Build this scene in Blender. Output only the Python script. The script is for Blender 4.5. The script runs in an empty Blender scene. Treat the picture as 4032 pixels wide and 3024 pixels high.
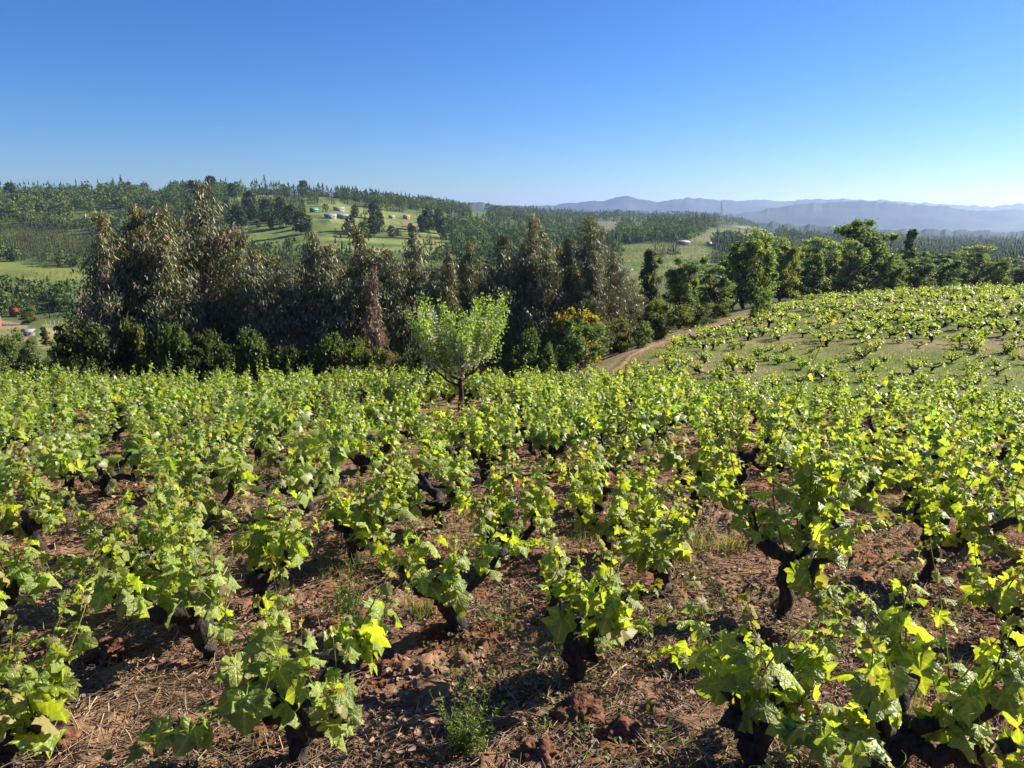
import bpy, math
import numpy as np
from mathutils import Matrix, Vector

# ------------------------------------------------------------------ camera, sky, sun, exposure
scene = bpy.context.scene
COL = scene.collection
EYE = 1.75
PITCH = math.radians(12.9)
FPX = 769.0                       # focal length in pixels of a 1024 wide frame
SUN_AZ = math.radians(64)         # to the right of the view direction
SUN_EL = math.radians(27)

cam_data = bpy.data.cameras.new('camera')
cam_data.sensor_width = 36.0
cam_data.lens = 36.0 * FPX / 1024.0
cam_data.clip_start = 0.05
cam_data.clip_end = 30000.0
cam = bpy.data.objects.new('camera', cam_data)
COL.objects.link(cam)
cam.location = (0, 0, EYE)
cam.rotation_euler = (math.pi / 2 - PITCH, 0, 0)
scene.camera = cam

world = bpy.data.worlds.new('World')
scene.world = world
world.use_nodes = True
wt = world.node_tree
wt.nodes.clear()
w_out = wt.nodes.new('ShaderNodeOutputWorld')
w_bg = wt.nodes.new('ShaderNodeBackground')
w_sky = wt.nodes.new('ShaderNodeTexSky')
w_sky.sky_type = 'NISHITA'
w_sky.sun_disc = False
w_sky.sun_elevation = SUN_EL
w_sky.sun_rotation = SUN_AZ
w_sky.altitude = 300.0
w_sky.air_density = 1.0
w_sky.dust_density = 0.2
w_sky.ozone_density = 10.0
w_bg.inputs['Strength'].default_value = 0.056
w_hs = wt.nodes.new('ShaderNodeHueSaturation')
w_hs.inputs['Hue'].default_value = 0.508
w_hs.inputs['Saturation'].default_value = 1.08
wt.links.new(w_sky.outputs[0], w_hs.inputs['Color'])
wt.links.new(w_hs.outputs[0], w_bg.inputs['Color'])
wt.links.new(w_bg.outputs[0], w_out.inputs['Surface'])

SUN_DIR = Vector((math.sin(SUN_AZ) * math.cos(SUN_EL), math.cos(SUN_AZ) * math.cos(SUN_EL), math.sin(SUN_EL)))
sun_data = bpy.data.lights.new('sun', 'SUN')
sun_data.energy = 4.8
sun_data.angle = math.radians(0.5)
sun_data.color = (1.0, 0.90, 0.74)
sun = bpy.data.objects.new('sun', sun_data)
COL.objects.link(sun)
sun.rotation_euler = SUN_DIR.to_track_quat('Z', 'Y').to_euler()

scene.view_settings.view_transform = 'Standard'
scene.view_settings.look = 'None'
scene.view_settings.exposure = 1.38
scene.view_settings.gamma = 1.0
scene.view_settings.use_curve_mapping = False
cy = scene.cycles
cy.max_bounces = 6
cy.diffuse_bounces = 3
cy.glossy_bounces = 2
cy.transmission_bounces = 4
cy.transparent_max_bounces = 6
cy.volume_bounces = 1
cy.use_denoising = True
cy.caustics_reflective = False
cy.caustics_refractive = False

# ------------------------------------------------------------------ helpers
RNG = np.random.default_rng(11)
_NT = np.random.default_rng(5).random((256, 256))


def vnoise(x, y):
    x = np.asarray(x, float); y = np.asarray(y, float)
    xi = np.floor(x).astype(int); yi = np.floor(y).astype(int)
    fx = x - xi; fy = y - yi
    fx = fx * fx * (3 - 2 * fx); fy = fy * fy * (3 - 2 * fy)
    a = _NT[xi & 255, yi & 255]; b = _NT[(xi + 1) & 255, yi & 255]
    c = _NT[xi & 255, (yi + 1) & 255]; d = _NT[(xi + 1) & 255, (yi + 1) & 255]
    return (a * (1 - fx) + b * fx) * (1 - fy) + (c * (1 - fx) + d * fx) * fy


def fbm(x, y, octs=4, s=1.0):
    r = 0; amp = 0.5; x = np.asarray(x, float) * s; y = np.asarray(y, float) * s
    for k in range(octs):
        r = r + amp * vnoise(x + 17.3 * k, y - 9.1 * k)
        x = x * 2.03 + 3.7; y = y * 2.03 - 1.9; amp *= 0.5
    return r / (1 - 0.5 ** octs)


def sstep(a, b, x):
    t = np.clip((np.asarray(x, float) - a) / (b - a), 0, 1)
    return t * t * (3 - 2 * t)


def norm(v):
    return v / np.maximum(np.linalg.norm(v, axis=-1, keepdims=True), 1e-9)


def frames(tip, nrm):
    y = norm(tip)
    z = norm(nrm - (nrm * y).sum(-1, keepdims=True) * y)
    x = np.cross(y, z)
    return np.stack([x, y, z], axis=-1)          # columns


class Soup:
    """collects vertices, faces, colours and material slots for one mesh"""
    def __init__(self):
        self.V = []; self.F = {3: [], 4: []}; self.C = []; self.M = {3: [], 4: []}; self.n = 0

    def add(self, V, F, col=(1, 1, 1), mat=0):
        V = np.asarray(V, float).reshape(-1, 3)
        F = np.asarray(F, int)
        if len(F) == 0:
            return
        k = F.shape[1]
        self.V.append(V); self.F[k].append(F + self.n)
        c = np.asarray(col, float)
        if c.ndim == 1:
            c = np.broadcast_to(c, (len(V), 3))
        self.C.append(c)
        self.M[k].append(np.full(len(F), mat, int))
        self.n += len(V)

    def stamp(self, T, M, P, S, col, mat=0):
        """many copies of template T=(verts, faces[, colour factors]): M (K,3,3), P (K,3), S (K,) or (K,3), col (K,3)"""
        tv, tf = T[0], T[1]
        K = len(P)
        if K == 0:
            return
        S = np.asarray(S, float)
        if S.ndim == 1:
            S = S[:, None]
        S = np.broadcast_to(S, (K, 3))
        sv = tv[None] * S[:, None, :]
        V = np.einsum('kij,knj->kni', M, sv) + P[:, None, :]
        nv = len(tv)
        F = (tf[None] + (np.arange(K) * nv)[:, None, None]).reshape(-1, tf.shape[1])
        C = np.repeat(np.asarray(col, float), nv, axis=0)
        if len(T) > 2:
            C = C * np.tile(T[2], (K, 1))
        self.add(V.reshape(-1, 3), F, C, mat)

    def tris(self):
        return sum(len(f) for f in self.F[3]) + 2 * sum(len(f) for f in self.F[4])

    def mesh(self, name, mats, smooth=False):
        me = bpy.data.meshes.new(name)
        V = np.concatenate(self.V) if self.V else np.zeros((0, 3))
        C = np.concatenate(self.C) if self.C else np.zeros((0, 3))
        loops = []; starts = []; midx = []; at = 0
        for k in (3, 4):
            for F, M in zip(self.F[k], self.M[k]):
                loops.append(F.reshape(-1)); starts.append(at + np.arange(len(F)) * k); midx.append(M)
                at += F.size
        me.vertices.add(len(V)); me.vertices.foreach_set('co', V.astype(np.float32).ravel())
        L = np.concatenate(loops) if loops else np.zeros(0, int)
        me.loops.add(len(L)); me.loops.foreach_set('vertex_index', L.astype(np.int32))
        ST = np.concatenate(starts) if starts else np.zeros(0, int)
        me.polygons.add(len(ST)); me.polygons.foreach_set('loop_start', ST.astype(np.int32))
        me.polygons.foreach_set('material_index', np.concatenate(midx).astype(np.int32))
        if smooth:
            me.polygons.foreach_set('use_smooth', np.ones(len(ST), bool))
        for m in (mats if isinstance(mats, (list, tuple)) else [mats]):
            me.materials.append(m)
        a = me.attributes.new('tint', 'FLOAT_COLOR', 'POINT')
        a.data.foreach_set('color', np.concatenate([C, np.ones((len(C), 1))], 1).astype(np.float32).ravel())
        me.update(calc_edges=True)
        return me

    def obj(self, name, mats, parent=None, smooth=False, loc=None):
        o = bpy.data.objects.new(name, self.mesh(name, mats, smooth))
        COL.objects.link(o)
        if parent is not None:
            o.parent = parent
        if loc is not None:
            o.location = loc
        return o


def tag(o, label=None, cat=None, group=None, kind=None):
    if label: o['label'] = label
    if cat: o['category'] = cat
    if group: o['group'] = group
    if kind: o['kind'] = kind
    return o


def empty(name, loc, rz=0.0, sc=1.0):
    o = bpy.data.objects.new(name, None)
    o.empty_display_size = 0.2
    COL.objects.link(o)
    o.location = loc; o.rotation_euler = (0, 0, rz); o.scale = (sc, sc, sc)
    return o


def link(name, me, parent=None):
    o = bpy.data.objects.new(name, me)
    COL.objects.link(o)
    if parent is not None:
        o.parent = parent
    return o


def copy_tree(o, parent=None):
    c = o.copy(); COL.objects.link(c)
    if parent is not None:
        c.parent = parent
    for ch in list(o.children):
        copy_tree(ch, c)
    return c


def tube(soup, pts, rad, sides=6, col=(1, 1, 1), mat=0, rough=0.0, rng=None, cap=True):
    pts = np.asarray(pts, float); rad = np.asarray(rad, float)
    n = len(pts)
    d = np.gradient(pts, axis=0); d = norm(d)
    ref = np.array([0.31, 0.83, 0.2]) if abs(d[:, 2]).mean() > 0.6 else np.array([0.1, 0.15, 1.0])
    a = norm(np.cross(d, ref)); b = np.cross(d, a)
    th = np.arange(sides) * 2 * math.pi / sides
    r = rad[:, None] * np.ones((1, sides))
    if rough and rng is not None:
        r = r * (1 + rough * rng.normal(size=(n, sides)))
    V = pts[:, None, :] + r[..., None] * (np.cos(th)[None, :, None] * a[:, None, :] + np.sin(th)[None, :, None] * b[:, None, :])
    i = np.arange(n - 1)[:, None] * sides; j = np.arange(sides)[None, :]; j2 = (j + 1) % sides
    F = np.stack([i + j, i + j2, i + sides + j2, i + sides + j], -1).reshape(-1, 4)
    V = V.reshape(-1, 3)
    if cap:
        V = np.concatenate([V, pts[-1:] + d[-1:] * rad[-1] * 0.4])
        t = (n - 1) * sides
        Fc = np.stack([t + np.arange(sides), t + (np.arange(sides) + 1) % sides, np.full(sides, n * sides)], -1)
        base = soup.n
        soup.add(V, F, col, mat)
        soup.F[3].append(Fc + base); soup.M[3].append(np.full(sides, mat, int))
    else:
        soup.add(V, F, col, mat)


def box(soup, lo, hi, col=(1, 1, 1), mat=0):
    x0, y0, z0 = lo; x1, y1, z1 = hi
    V = [(x0, y0, z0), (x1, y0, z0), (x1, y1, z0), (x0, y1, z0), (x0, y0, z1), (x1, y0, z1), (x1, y1, z1), (x0, y1, z1)]
    F = [(0, 3, 2, 1), (4, 5, 6, 7), (0, 1, 5, 4), (1, 2, 6, 5), (2, 3, 7, 6), (3, 0, 4, 7)]
    soup.add(V, F, col, mat)


# ------------------------------------------------------------------ materials
def new_mat(name):
    m = bpy.data.materials.new(name); m.use_nodes = True
    nt = m.node_tree; nt.nodes.clear()
    return m, nt, nt.nodes.new('ShaderNodeOutputMaterial')


def mixcol(nt, mode='MULTIPLY', fac=1.0):
    n = nt.nodes.new('ShaderNodeMix'); n.data_type = 'RGBA'; n.blend_type = mode
    n.inputs[0].default_value = fac
    return n      # inputs 6, 7 ; output 2


def leaf_mat(name, base, trans, fac=0.45, rough=0.45, spec=0.4, vary=0.35, objvary=True, bump=0.0):
    m, nt, out = new_mat(name)
    N = nt.nodes; L = nt.links
    at = N.new('ShaderNodeAttribute'); at.attribute_name = 'tint'
    hsv = N.new('ShaderNodeHueSaturation')
    info = N.new('ShaderNodeObjectInfo')
    mr = N.new('ShaderNodeMapRange'); mr.inputs[3].default_value = 1 - vary; mr.inputs[4].default_value = 1 + vary
    L.new(info.outputs['Random'], mr.inputs[0])
    if objvary:
        L.new(mr.outputs[0], hsv.inputs['Value'])
        mh = N.new('ShaderNodeMapRange'); mh.inputs[3].default_value = 0.492; mh.inputs[4].default_value = 0.516
        mm = N.new('ShaderNodeMath'); mm.operation = 'FRACT'
        mu = N.new('ShaderNodeMath'); mu.operation = 'MULTIPLY'; mu.inputs[1].default_value = 7.31
        L.new(info.outputs['Random'], mu.inputs[0]); L.new(mu.outputs[0], mm.inputs[0]); L.new(mm.outputs[0], mh.inputs[0])
        L.new(mh.outputs[0], hsv.inputs['Hue'])
    mb = mixcol(nt); mb.inputs[6].default_value = (*base, 1); L.new(at.outputs['Color'], mb.inputs[7])
    L.new(mb.outputs[2], hsv.inputs['Color'])
    mt = mixcol(nt); mt.inputs[6].default_value = (*trans, 1); L.new(at.outputs['Color'], mt.inputs[7])
    hs2 = N.new('ShaderNodeHueSaturation'); L.new(mt.outputs[2], hs2.inputs['Color'])
    if objvary:
        L.new(mh.outputs[0], hs2.inputs['Hue']); L.new(mr.outputs[0], hs2.inputs['Value'])
    p = N.new('ShaderNodeBsdfPrincipled'); p.inputs['Roughness'].default_value = rough
    p.inputs['Specular IOR Level'].default_value = spec
    t = N.new('ShaderNodeBsdfTranslucent')
    mx = N.new('ShaderNodeMixShader'); mx.inputs[0].default_value = fac
    L.new(hsv.outputs[0], p.inputs['Base Color']); L.new(hs2.outputs[0], t.inputs['Color'])
    if bump:
        tc = N.new('ShaderNodeTexCoord'); nz = N.new('ShaderNodeTexNoise'); nz.inputs['Scale'].default_value = 9.0; nz.inputs['Detail'].default_value = 3
        bp = N.new('ShaderNodeBump'); bp.inputs['Strength'].default_value = bump; bp.inputs['Distance'].default_value = 0.05
        L.new(tc.outputs['Object'], nz.inputs['Vector']); L.new(nz.outputs[0], bp.inputs['Height']); L.new(bp.outputs[0], p.inputs['Normal'])
    L.new(p.outputs[0], mx.inputs[1]); L.new(t.outputs[0], mx.inputs[2]); L.new(mx.outputs[0], out.inputs['Surface'])
    return m


def plain_mat(name, base, rough=0.8, spec=0.3, nscale=0.0, namp=0.35, bump=0.0, bdist=0.01, stretch=None):
    m, nt, out = new_mat(name)
    N = nt.nodes; L = nt.links
    at = N.new('ShaderNodeAttribute'); at.attribute_name = 'tint'
    mb = mixcol(nt); mb.inputs[6].default_value = (*base, 1); L.new(at.outputs['Color'], mb.inputs[7])
    p = N.new('ShaderNodeBsdfPrincipled'); p.inputs['Roughness'].default_value = rough
    p.inputs['Specular IOR Level'].default_value = spec
    src = mb.outputs[2]
    if nscale:
        tc = N.new('ShaderNodeTexCoord'); nz = N.new('ShaderNodeTexNoise')
        nz.inputs['Scale'].default_value = nscale; nz.inputs['Detail'].default_value = 5
        vec = tc.outputs['Object']
        if stretch:
            mp = N.new('ShaderNodeMapping'); mp.inputs['Scale'].default_value = stretch
            L.new(vec, mp.inputs['Vector']); vec = mp.outputs[0]
        L.new(vec, nz.inputs['Vector'])
        mr = N.new('ShaderNodeMapRange'); mr.inputs[1].default_value = 0.3; mr.inputs[2].default_value = 0.7
        mr.inputs[3].default_value = 1 - namp; mr.inputs[4].default_value = 1 + namp
        L.new(nz.outputs[0], mr.inputs[0])
        m2 = mixcol(nt); L.new(src, m2.inputs[6]); L.new(mr.outputs[0], m2.inputs[7]); src = m2.outputs[2]
        if bump:
            bp = N.new('ShaderNodeBump'); bp.inputs['Strength'].default_value = bump; bp.inputs['Distance'].default_value = bdist
            L.new(nz.outputs[0], bp.inputs['Height']); L.new(bp.outputs[0], p.inputs['Normal'])
    L.new(src, p.inputs['Base Color']); L.new(p.outputs[0], out.inputs['Surface'])
    return m


def add_veins(m):
    nt = m.node_tree; N = nt.nodes; L = nt.links
    def math_(op, a, b=None):
        n = N.new('ShaderNodeMath'); n.operation = op
        for k, v in enumerate((a, b)):
            if v is None: continue
            if isinstance(v, (int, float)): n.inputs[k].default_value = v
            else: L.new(v, n.inputs[k])
        return n.outputs[0]
    tc = N.new('ShaderNodeTexCoord'); sx = N.new('ShaderNodeSeparateXYZ'); L.new(tc.outputs['Object'], sx.inputs[0])
    x, y = sx.outputs[0], sx.outputs[1]
    ang = math_('ARCTAN2', x, y)
    k = math_('DIVIDE', ang, 0.87)
    f = math_('ABSOLUTE', math_('SUBTRACT', k, math_('ROUND', k)))
    r = math_('SQRT', math_('ADD', math_('MULTIPLY', x, x), math_('MULTIPLY', y, y)))
    dist = math_('MULTIPLY', math_('MULTIPLY', f, 0.87), r)
    sec = math_('ABSOLUTE', math_('SUBTRACT', math_('FRACT', math_('SUBTRACT', math_('MULTIPLY', r, 6.0), math_('MULTIPLY', f, 2.2))), 0.5))
    mr = N.new('ShaderNodeMapRange'); mr.inputs[1].default_value = 0.012; mr.inputs[2].default_value = 0.045; mr.inputs[3].default_value = 1.45; mr.inputs[4].default_value = 1.0
    L.new(dist, mr.inputs[0])
    ms = N.new('ShaderNodeMapRange'); ms.inputs[1].default_value = 0.0; ms.inputs[2].default_value = 0.16; ms.inputs[3].default_value = 1.16; ms.inputs[4].default_value = 0.96
    L.new(sec, ms.inputs[0])
    nz = N.new('ShaderNodeTexNoise'); nz.inputs['Scale'].default_value = 4.0; nz.inputs['Detail'].default_value = 4; L.new(tc.outputs['Object'], nz.inputs['Vector'])
    mn = N.new('ShaderNodeMapRange'); mn.inputs[1].default_value = 0.3; mn.inputs[2].default_value = 0.7; mn.inputs[3].default_value = 0.82; mn.inputs[4].default_value = 1.18
    L.new(nz.outputs[0], mn.inputs[0])
    v = math_('MULTIPLY', math_('MULTIPLY', mr.outputs[0], ms.outputs[0]), mn.outputs[0])
    p = [n for n in N if n.type == 'BSDF_PRINCIPLED'][0]; t = [n for n in N if n.type == 'BSDF_TRANSLUCENT'][0]
    for sock in (p.inputs['Base Color'], t.inputs['Color']):
        src = sock.links[0].from_socket
        mx = mixcol(nt); L.new(src, mx.inputs[6]); L.new(v, mx.inputs[7]); L.new(mx.outputs[2], sock)
    bp = [n for n in N if n.type == 'BUMP']
    b2 = N.new('ShaderNodeBump'); b2.inputs['Strength'].default_value = 0.5; b2.inputs['Distance'].default_value = 0.03
    L.new(math_('MULTIPLY', v, -1.0), b2.inputs['Height'])
    if bp: L.new(bp[0].outputs[0], b2.inputs['Normal'])
    L.new(b2.outputs[0], p.inputs['Normal'])


M_LEAF = leaf_mat('vine_leaf', (0.225, 0.295, 0.06), (0.47, 0.59, 0.025), 0.45, 0.42, 0.5, 0.25, True, 0.12)
add_veins(M_LEAF)
M_LEAFY = leaf_mat('young_leaf', (0.26, 0.25, 0.09), (0.42, 0.40, 0.05), 0.4, 0.5, 0.3, 0.25, True)
M_FOL = leaf_mat('vine_foliage', (0.24, 0.295, 0.07), (0.46, 0.57, 0.028), 0.45, 0.44, 0.5, 0.10, False)
M_SHOOT = leaf_mat('green_cane', (0.19, 0.22, 0.04), (0.25, 0.28, 0.03), 0.2, 0.45, 0.4, 0.2, True)
M_BARK = plain_mat('vine_bark', (0.034, 0.028, 0.024), 0.85, 0.25, 45, 0.6, 0.9, 0.02, (1, 1, 0.25))
M_WOOD = plain_mat('tree_bark', (0.10, 0.085, 0.07), 0.85, 0.2, 9, 0.5, 0.6, 0.03, (1, 1, 0.2))
M_EUC = leaf_mat('eucalyptus_leaf', (1, 1, 1), (0.85, 0.95, 0.6), 0.25, 0.42, 0.45, 0.12, True)
M_TREE = leaf_mat('tree_leaf', (1, 1, 1), (1.35, 1.5, 0.6), 0.45, 0.5, 0.3, 0.12, True)
M_FAR = leaf_mat('distant_leaf', (1, 1, 1), (1.0, 1.1, 0.5), 0.25, 0.7, 0.1, 0.12, True)
M_PETAL = leaf_mat('blossom_petal', (0.80, 0.76, 0.74), (0.7, 0.65, 0.6), 0.35, 0.5, 0.3, 0.0, False)
M_GRASS = leaf_mat('grass_blade', (1, 1, 1), (1.4, 1.5, 0.5), 0.35, 0.5, 0.3, 0.0, False)
M_LITTER = plain_mat('dry_litter', (1, 1, 1), 0.75, 0.25)
M_CLOD = plain_mat('soil_clod', (0.145, 0.072, 0.045), 0.95, 0.05, 24, 0.45, 1.0, 0.03)


def ground_material():
    m, nt, out = new_mat('ground')
    N = nt.nodes; L = nt.links
    at = N.new('ShaderNodeAttribute'); at.attribute_name = 'tint'
    tc = N.new('ShaderNodeTexCoord')
    n1 = N.new('ShaderNodeTexNoise'); n1.inputs['Scale'].default_value = 11; n1.inputs['Detail'].default_value = 8; n1.inputs['Roughness'].default_value = 0.7
    n2 = N.new('ShaderNodeTexNoise'); n2.inputs['Scale'].default_value = 0.05; n2.inputs['Detail'].default_value = 8; n2.inputs['Roughness'].default_value = 0.65
    L.new(tc.outputs['Object'], n1.inputs['Vector']); L.new(tc.outputs['Object'], n2.inputs['Vector'])
    r1 = N.new('ShaderNodeMapRange'); r1.inputs[1].default_value = 0.32; r1.inputs[2].default_value = 0.68; r1.inputs[3].default_value = 0.62; r1.inputs[4].default_value = 1.35
    r2 = N.new('ShaderNodeMapRange'); r2.inputs[1].default_value = 0.32; r2.inputs[2].default_value = 0.68; r2.inputs[3].default_value = 0.78; r2.inputs[4].default_value = 1.22
    L.new(n1.outputs[0], r1.inputs[0]); L.new(n2.outputs[0], r2.inputs[0])
    a = mixcol(nt); L.new(at.outputs['Color'], a.inputs[6]); L.new(r1.outputs[0], a.inputs[7])
    b = mixcol(nt); L.new(a.outputs[2], b.inputs[6]); L.new(r2.outputs[0], b.inputs[7])
    p = N.new('ShaderNodeBsdfPrincipled'); p.inputs['Roughness'].default_value = 0.95; p.inputs['Specular IOR Level'].default_value = 0.1
    bp = N.new('ShaderNodeBump'); bp.inputs['Strength'].default_value = 0.8; bp.inputs['Distance'].default_value = 0.04
    L.new(n1.outputs[0], bp.inputs['Height']); L.new(bp.outputs[0], p.inputs['Normal'])
    L.new(b.outputs[2], p.inputs['Base Color']); L.new(p.outputs[0], out.inputs['Surface'])
    return m


M_GROUND = ground_material()
M_MOUNT = plain_mat('wooded_mountain', (1, 1, 1), 0.95, 0.05, 0.004, 0.45)

# ------------------------------------------------------------------ terrain
SP, CP = math.sin(PITCH), math.cos(PITCH)


def ratio(py):
    v = (384.0 - np.asarray(py, float)) / FPX
    return (-SP + CP * v) / (CP + SP * v)


def px_to_tan(px, py=300.0):
    v = (384.0 - py) / FPX
    return (px - 512.0) / FPX / (CP + SP * v)


def project(x, y, z):
    """world -> pixel of the 1024 wide frame"""
    zz = z - EYE
    f = CP * y - SP * zz
    u = x / f; v = (SP * y + CP * zz) / f
    return 512 + FPX * u, 384 - FPX * v


SL = 0.168


def near(Y):
    return [(y, -EYE - SL * y) for y in (0.0, 1.0, 4.0, 9.0, 14.0, Y)]


def far(lst):
    return [(Y, float(ratio(py)) * Y) for py, Y in lst]


COLS = {
    0: near(24) + [(28, -7.6), (37, -10.6), (60, -16.2), (100, -20.8)] + far([(336, 150), (318, 215), (297, 258), (262, 345), (250, 420), (222, 520), (191, 700), (199, 1000), (212, 1800), (222, 2600), (226, 7000)]),
    110: near(24) + [(28, -7.6), (37, -10.6), (60, -16.2), (100, -20.8)] + far([(336, 150), (318, 215), (297, 258), (268, 345), (252, 420), (222, 520), (190, 680), (199, 1000), (212, 1800), (222, 2600), (226, 7000)]),
    230: near(24) + [(28, -7.5), (37, -10.3), (60, -15.5), (100, -19.5)] + far([(330, 150), (290, 220), (262, 300), (243, 370), (220, 450), (203, 560), (190, 680), (198, 1000), (212, 1800), (222, 2600), (226, 7000)]),
    330: near(24) + [(28, -7.4), (37, -10.0), (60, -14.5), (100, -18.5)] + far([(325, 150), (280, 220), (250, 300), (230, 380), (214, 450), (204, 560), (195, 650), (204, 1000), (212, 1800), (222, 2600), (226, 7000)]),
    420: near(24) + [(28, -7.3), (37, -9.6), (60, -13.8), (100, -18)] + far([(320, 150), (280, 220), (252, 300), (240, 380), (226, 450), (212, 600), (205, 760), (209, 1100), (213, 1800), (222, 2600), (226, 7000)]),
    512: near(24.5) + [(29, -7.2), (38, -9.2), (60, -13), (100, -17)] + far([(315, 150), (280, 220), (258, 320), (244, 450), (226, 650), (214, 1100), (212, 1700), (222, 2600), (226, 7000)]),
    588: near(25) + far([(370, 30), (361, 37), (355, 46), (346, 62), (326, 100), (308, 150), (275, 220), (257, 300), (244, 450), (230, 650), (220, 1000), (216, 1700), (222, 2600), (226, 7000)]),
    645: near(21) + far([(371, 26), (351, 32), (341, 38), (338, 46), (331, 62), (318, 100), (305, 150), (280, 220), (262, 270), (252, 330), (240, 450), (228, 600), (224, 900), (216, 1700), (222, 2600), (226, 7000)]),
    700: near(18.5) + far([(386, 21), (367, 25), (347, 33), (333, 40), (325, 47), (319, 61), (314, 90), (305, 140), (280, 220), (264, 270), (250, 340), (238, 460), (226, 620), (226, 900), (216, 1700), (222, 2600), (226, 7000)]),
    735: near(17.8) + far([(387, 20), (366, 25), (343, 33), (326, 41), (318, 47), (312, 57), (309, 90), (303, 140), (283, 220), (262, 300), (250, 380), (240, 480), (228, 600), (230, 900), (222, 1700), (226, 2600), (228, 7000)]),
    787: near(17.5) + far([(387, 20), (364, 25), (336, 34), (314, 44), (303, 54), (300, 70), (299, 100), (294, 150), (280, 220), (266, 320), (252, 460), (242, 620), (241, 900), (238, 1700), (236, 2600), (232, 7000)]),
    900: near(17.5) + far([(387, 20), (359, 25), (326, 34), (304, 45), (295, 53), (294, 65), (294, 100), (290, 150), (280, 220), (268, 320), (258, 460), (248, 620), (245, 900), (242, 1700), (238, 2600), (232, 7000)]),
    1024: near(17.5) + far([(387, 20), (355, 25), (320, 34), (299, 44), (290, 53), (290, 65), (292, 100), (289, 150), (280, 220), (268, 320), (259, 460), (251, 620), (247, 900), (243, 1700), (238, 2600), (232, 7000)]),
}
_lr = np.linspace(math.log(0.5), math.log(7200), 460)
_taz = np.linspace(-0.72, 0.72, 145)
_pxs = sorted(COLS)
_colz = []
for p in _pxs:
    c = math.cos(math.atan(px_to_tan(p)))
    a = np.array(COLS[p])
    Yg = np.exp(_lr) * c
    # interpolate linearly in Y inside each (log spaced) interval
    _colz.append(np.interp(Yg, a[:, 0], a[:, 1]))
_colz = np.array(_colz)
_tazp = np.arctan([px_to_tan(p) for p in _pxs])
_grid = np.array([[np.interp(t, _tazp, _colz[:, k]) for k in range(len(_lr))] for t in _taz])
for _ in range(3):
    g = np.pad(_grid, ((1, 1), (1, 1)), 'edge')
    _grid = (g[1:-1, 1:-1] * 2 + g[:-2, 1:-1] + g[2:, 1:-1] + g[1:-1, :-2] + g[1:-1, 2:]) / 6


def height(x, y, fine=True):
    x = np.asarray(x, float); y = np.asarray(y, float)
    r = np.hypot(x, y); az = np.arctan2(x, y)
    lr = np.log(np.maximum(r, 0.5))
    i = np.clip((lr - _lr[0]) / (_lr[1] - _lr[0]), 0, len(_lr) - 1.001)
    j = np.clip((az - _taz[0]) / (_taz[1] - _taz[0]), 0, len(_taz) - 1.001)
    i0 = i.astype(int); j0 = j.astype(int); fi = i - i0; fj = j - j0
    z = (_grid[j0, i0] * (1 - fi) + _grid[j0, i0 + 1] * fi) * (1 - fj) + (_grid[j0 + 1, i0] * (1 - fi) + _grid[j0 + 1, i0 + 1] * fi) * fj
    z = z + EYE
    back = sstep(0.85, 1.7, np.abs(az))
    z = z * (1 - back) + back * (0.10 * np.minimum(r, 60) + 0.004 * np.maximum(r - 60, 0))
    z = np.where(r < 1.5, z * sstep(0, 1.5, r), z)
    if fine:
        z = z + 0.16 * (fbm(x, y, 2, 0.35) - 0.5) * sstep(1, 6, r) + 0.10 * (fbm(x, y, 3, 2.2) - 0.5) * (1 - sstep(25, 60, r))
        z = z + (fbm(x, y, 4, 0.012) - 0.5) * 5.0 * sstep(150, 500, r) * (1 - sstep(2500, 3500, r))
    return z


def at(px, py, zoff=0.0, rmin=1.2):
    """ground point seen at a pixel"""
    u = (px - 512) / FPX; v = (384 - py) / FPX
    d = np.array([u, CP + SP * v, -SP + CP * v])
    t = np.exp(np.linspace(math.log(rmin), math.log(3000), 4000))
    P = d[None] * t[:, None]
    g = height(P[:, 0], P[:, 1]) - EYE + zoff
    k = np.argmax(P[:, 2] <= g)
    if P[k, 2] > g[k]:
        k = len(t) - 1
    return np.array([P[k, 0], P[k, 1], height(P[k, 0], P[k, 1])])


def on(px, Y, py=300.0):
    """ground point at forward distance Y in the direction of a pixel column"""
    x = px_to_tan(px, py) * Y
    return np.array([x, Y, float(height(x, Y))])


DS = 2212.0 / 1024.0        # the photograph was measured at 2212 wide


def inside(px, py, poly):
    px = np.asarray(px); py = np.asarray(py)
    c = np.zeros(px.shape, bool)
    n = len(poly)
    for i in range(n):
        x0, y0 = poly[i]; x1, y1 = poly[(i + 1) % n]
        if y0 == y1:
            continue
        t = ((y0 > py) != (y1 > py)) & (px < (x1 - x0) * (py - y0) / (y1 - y0) + x0)
        c ^= t
    return c


def D(*pts):
    return [(a / DS, b / DS) for a, b in pts]


# land cover of the far side of the valley, outlines measured at 2212 wide
FIELDS = {
    'vines_left': D((-40, 560), (60, 568), (215, 585), (190, 632), (130, 640), (-40, 634)),
    'pasture': D((95, 700), (205, 706), (165, 765), (75, 752)),
    'yard': D((-20, 690), (60, 700), (70, 745), (-20, 750)),
    'soil': D((868, 478), (950, 488), (945, 508), (880, 500)),
    'brown': D((1275, 478), (1400, 482), (1395, 516), (1300, 522)),
    'dome': D((1485, 523), (1545, 492), (1600, 488), (1690, 500), (1670, 530)),
    'green': D((1335, 526), (1530, 522), (1530, 545), (1545, 592), (1340, 592)),
    'meadow': D((700, 440), (830, 455), (870, 470), (850, 505), (720, 490)),
    'slope': D((520, 500), (640, 480), (660, 520), (560, 540)),
    'bank': D((165, 640), (212, 605), (212, 690), (165, 690)),
}
SPARSE = [D((485, 385), (700, 402), (740, 440), (860, 460), (960, 470), (980, 550), (500, 545), (470, 450))]

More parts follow.
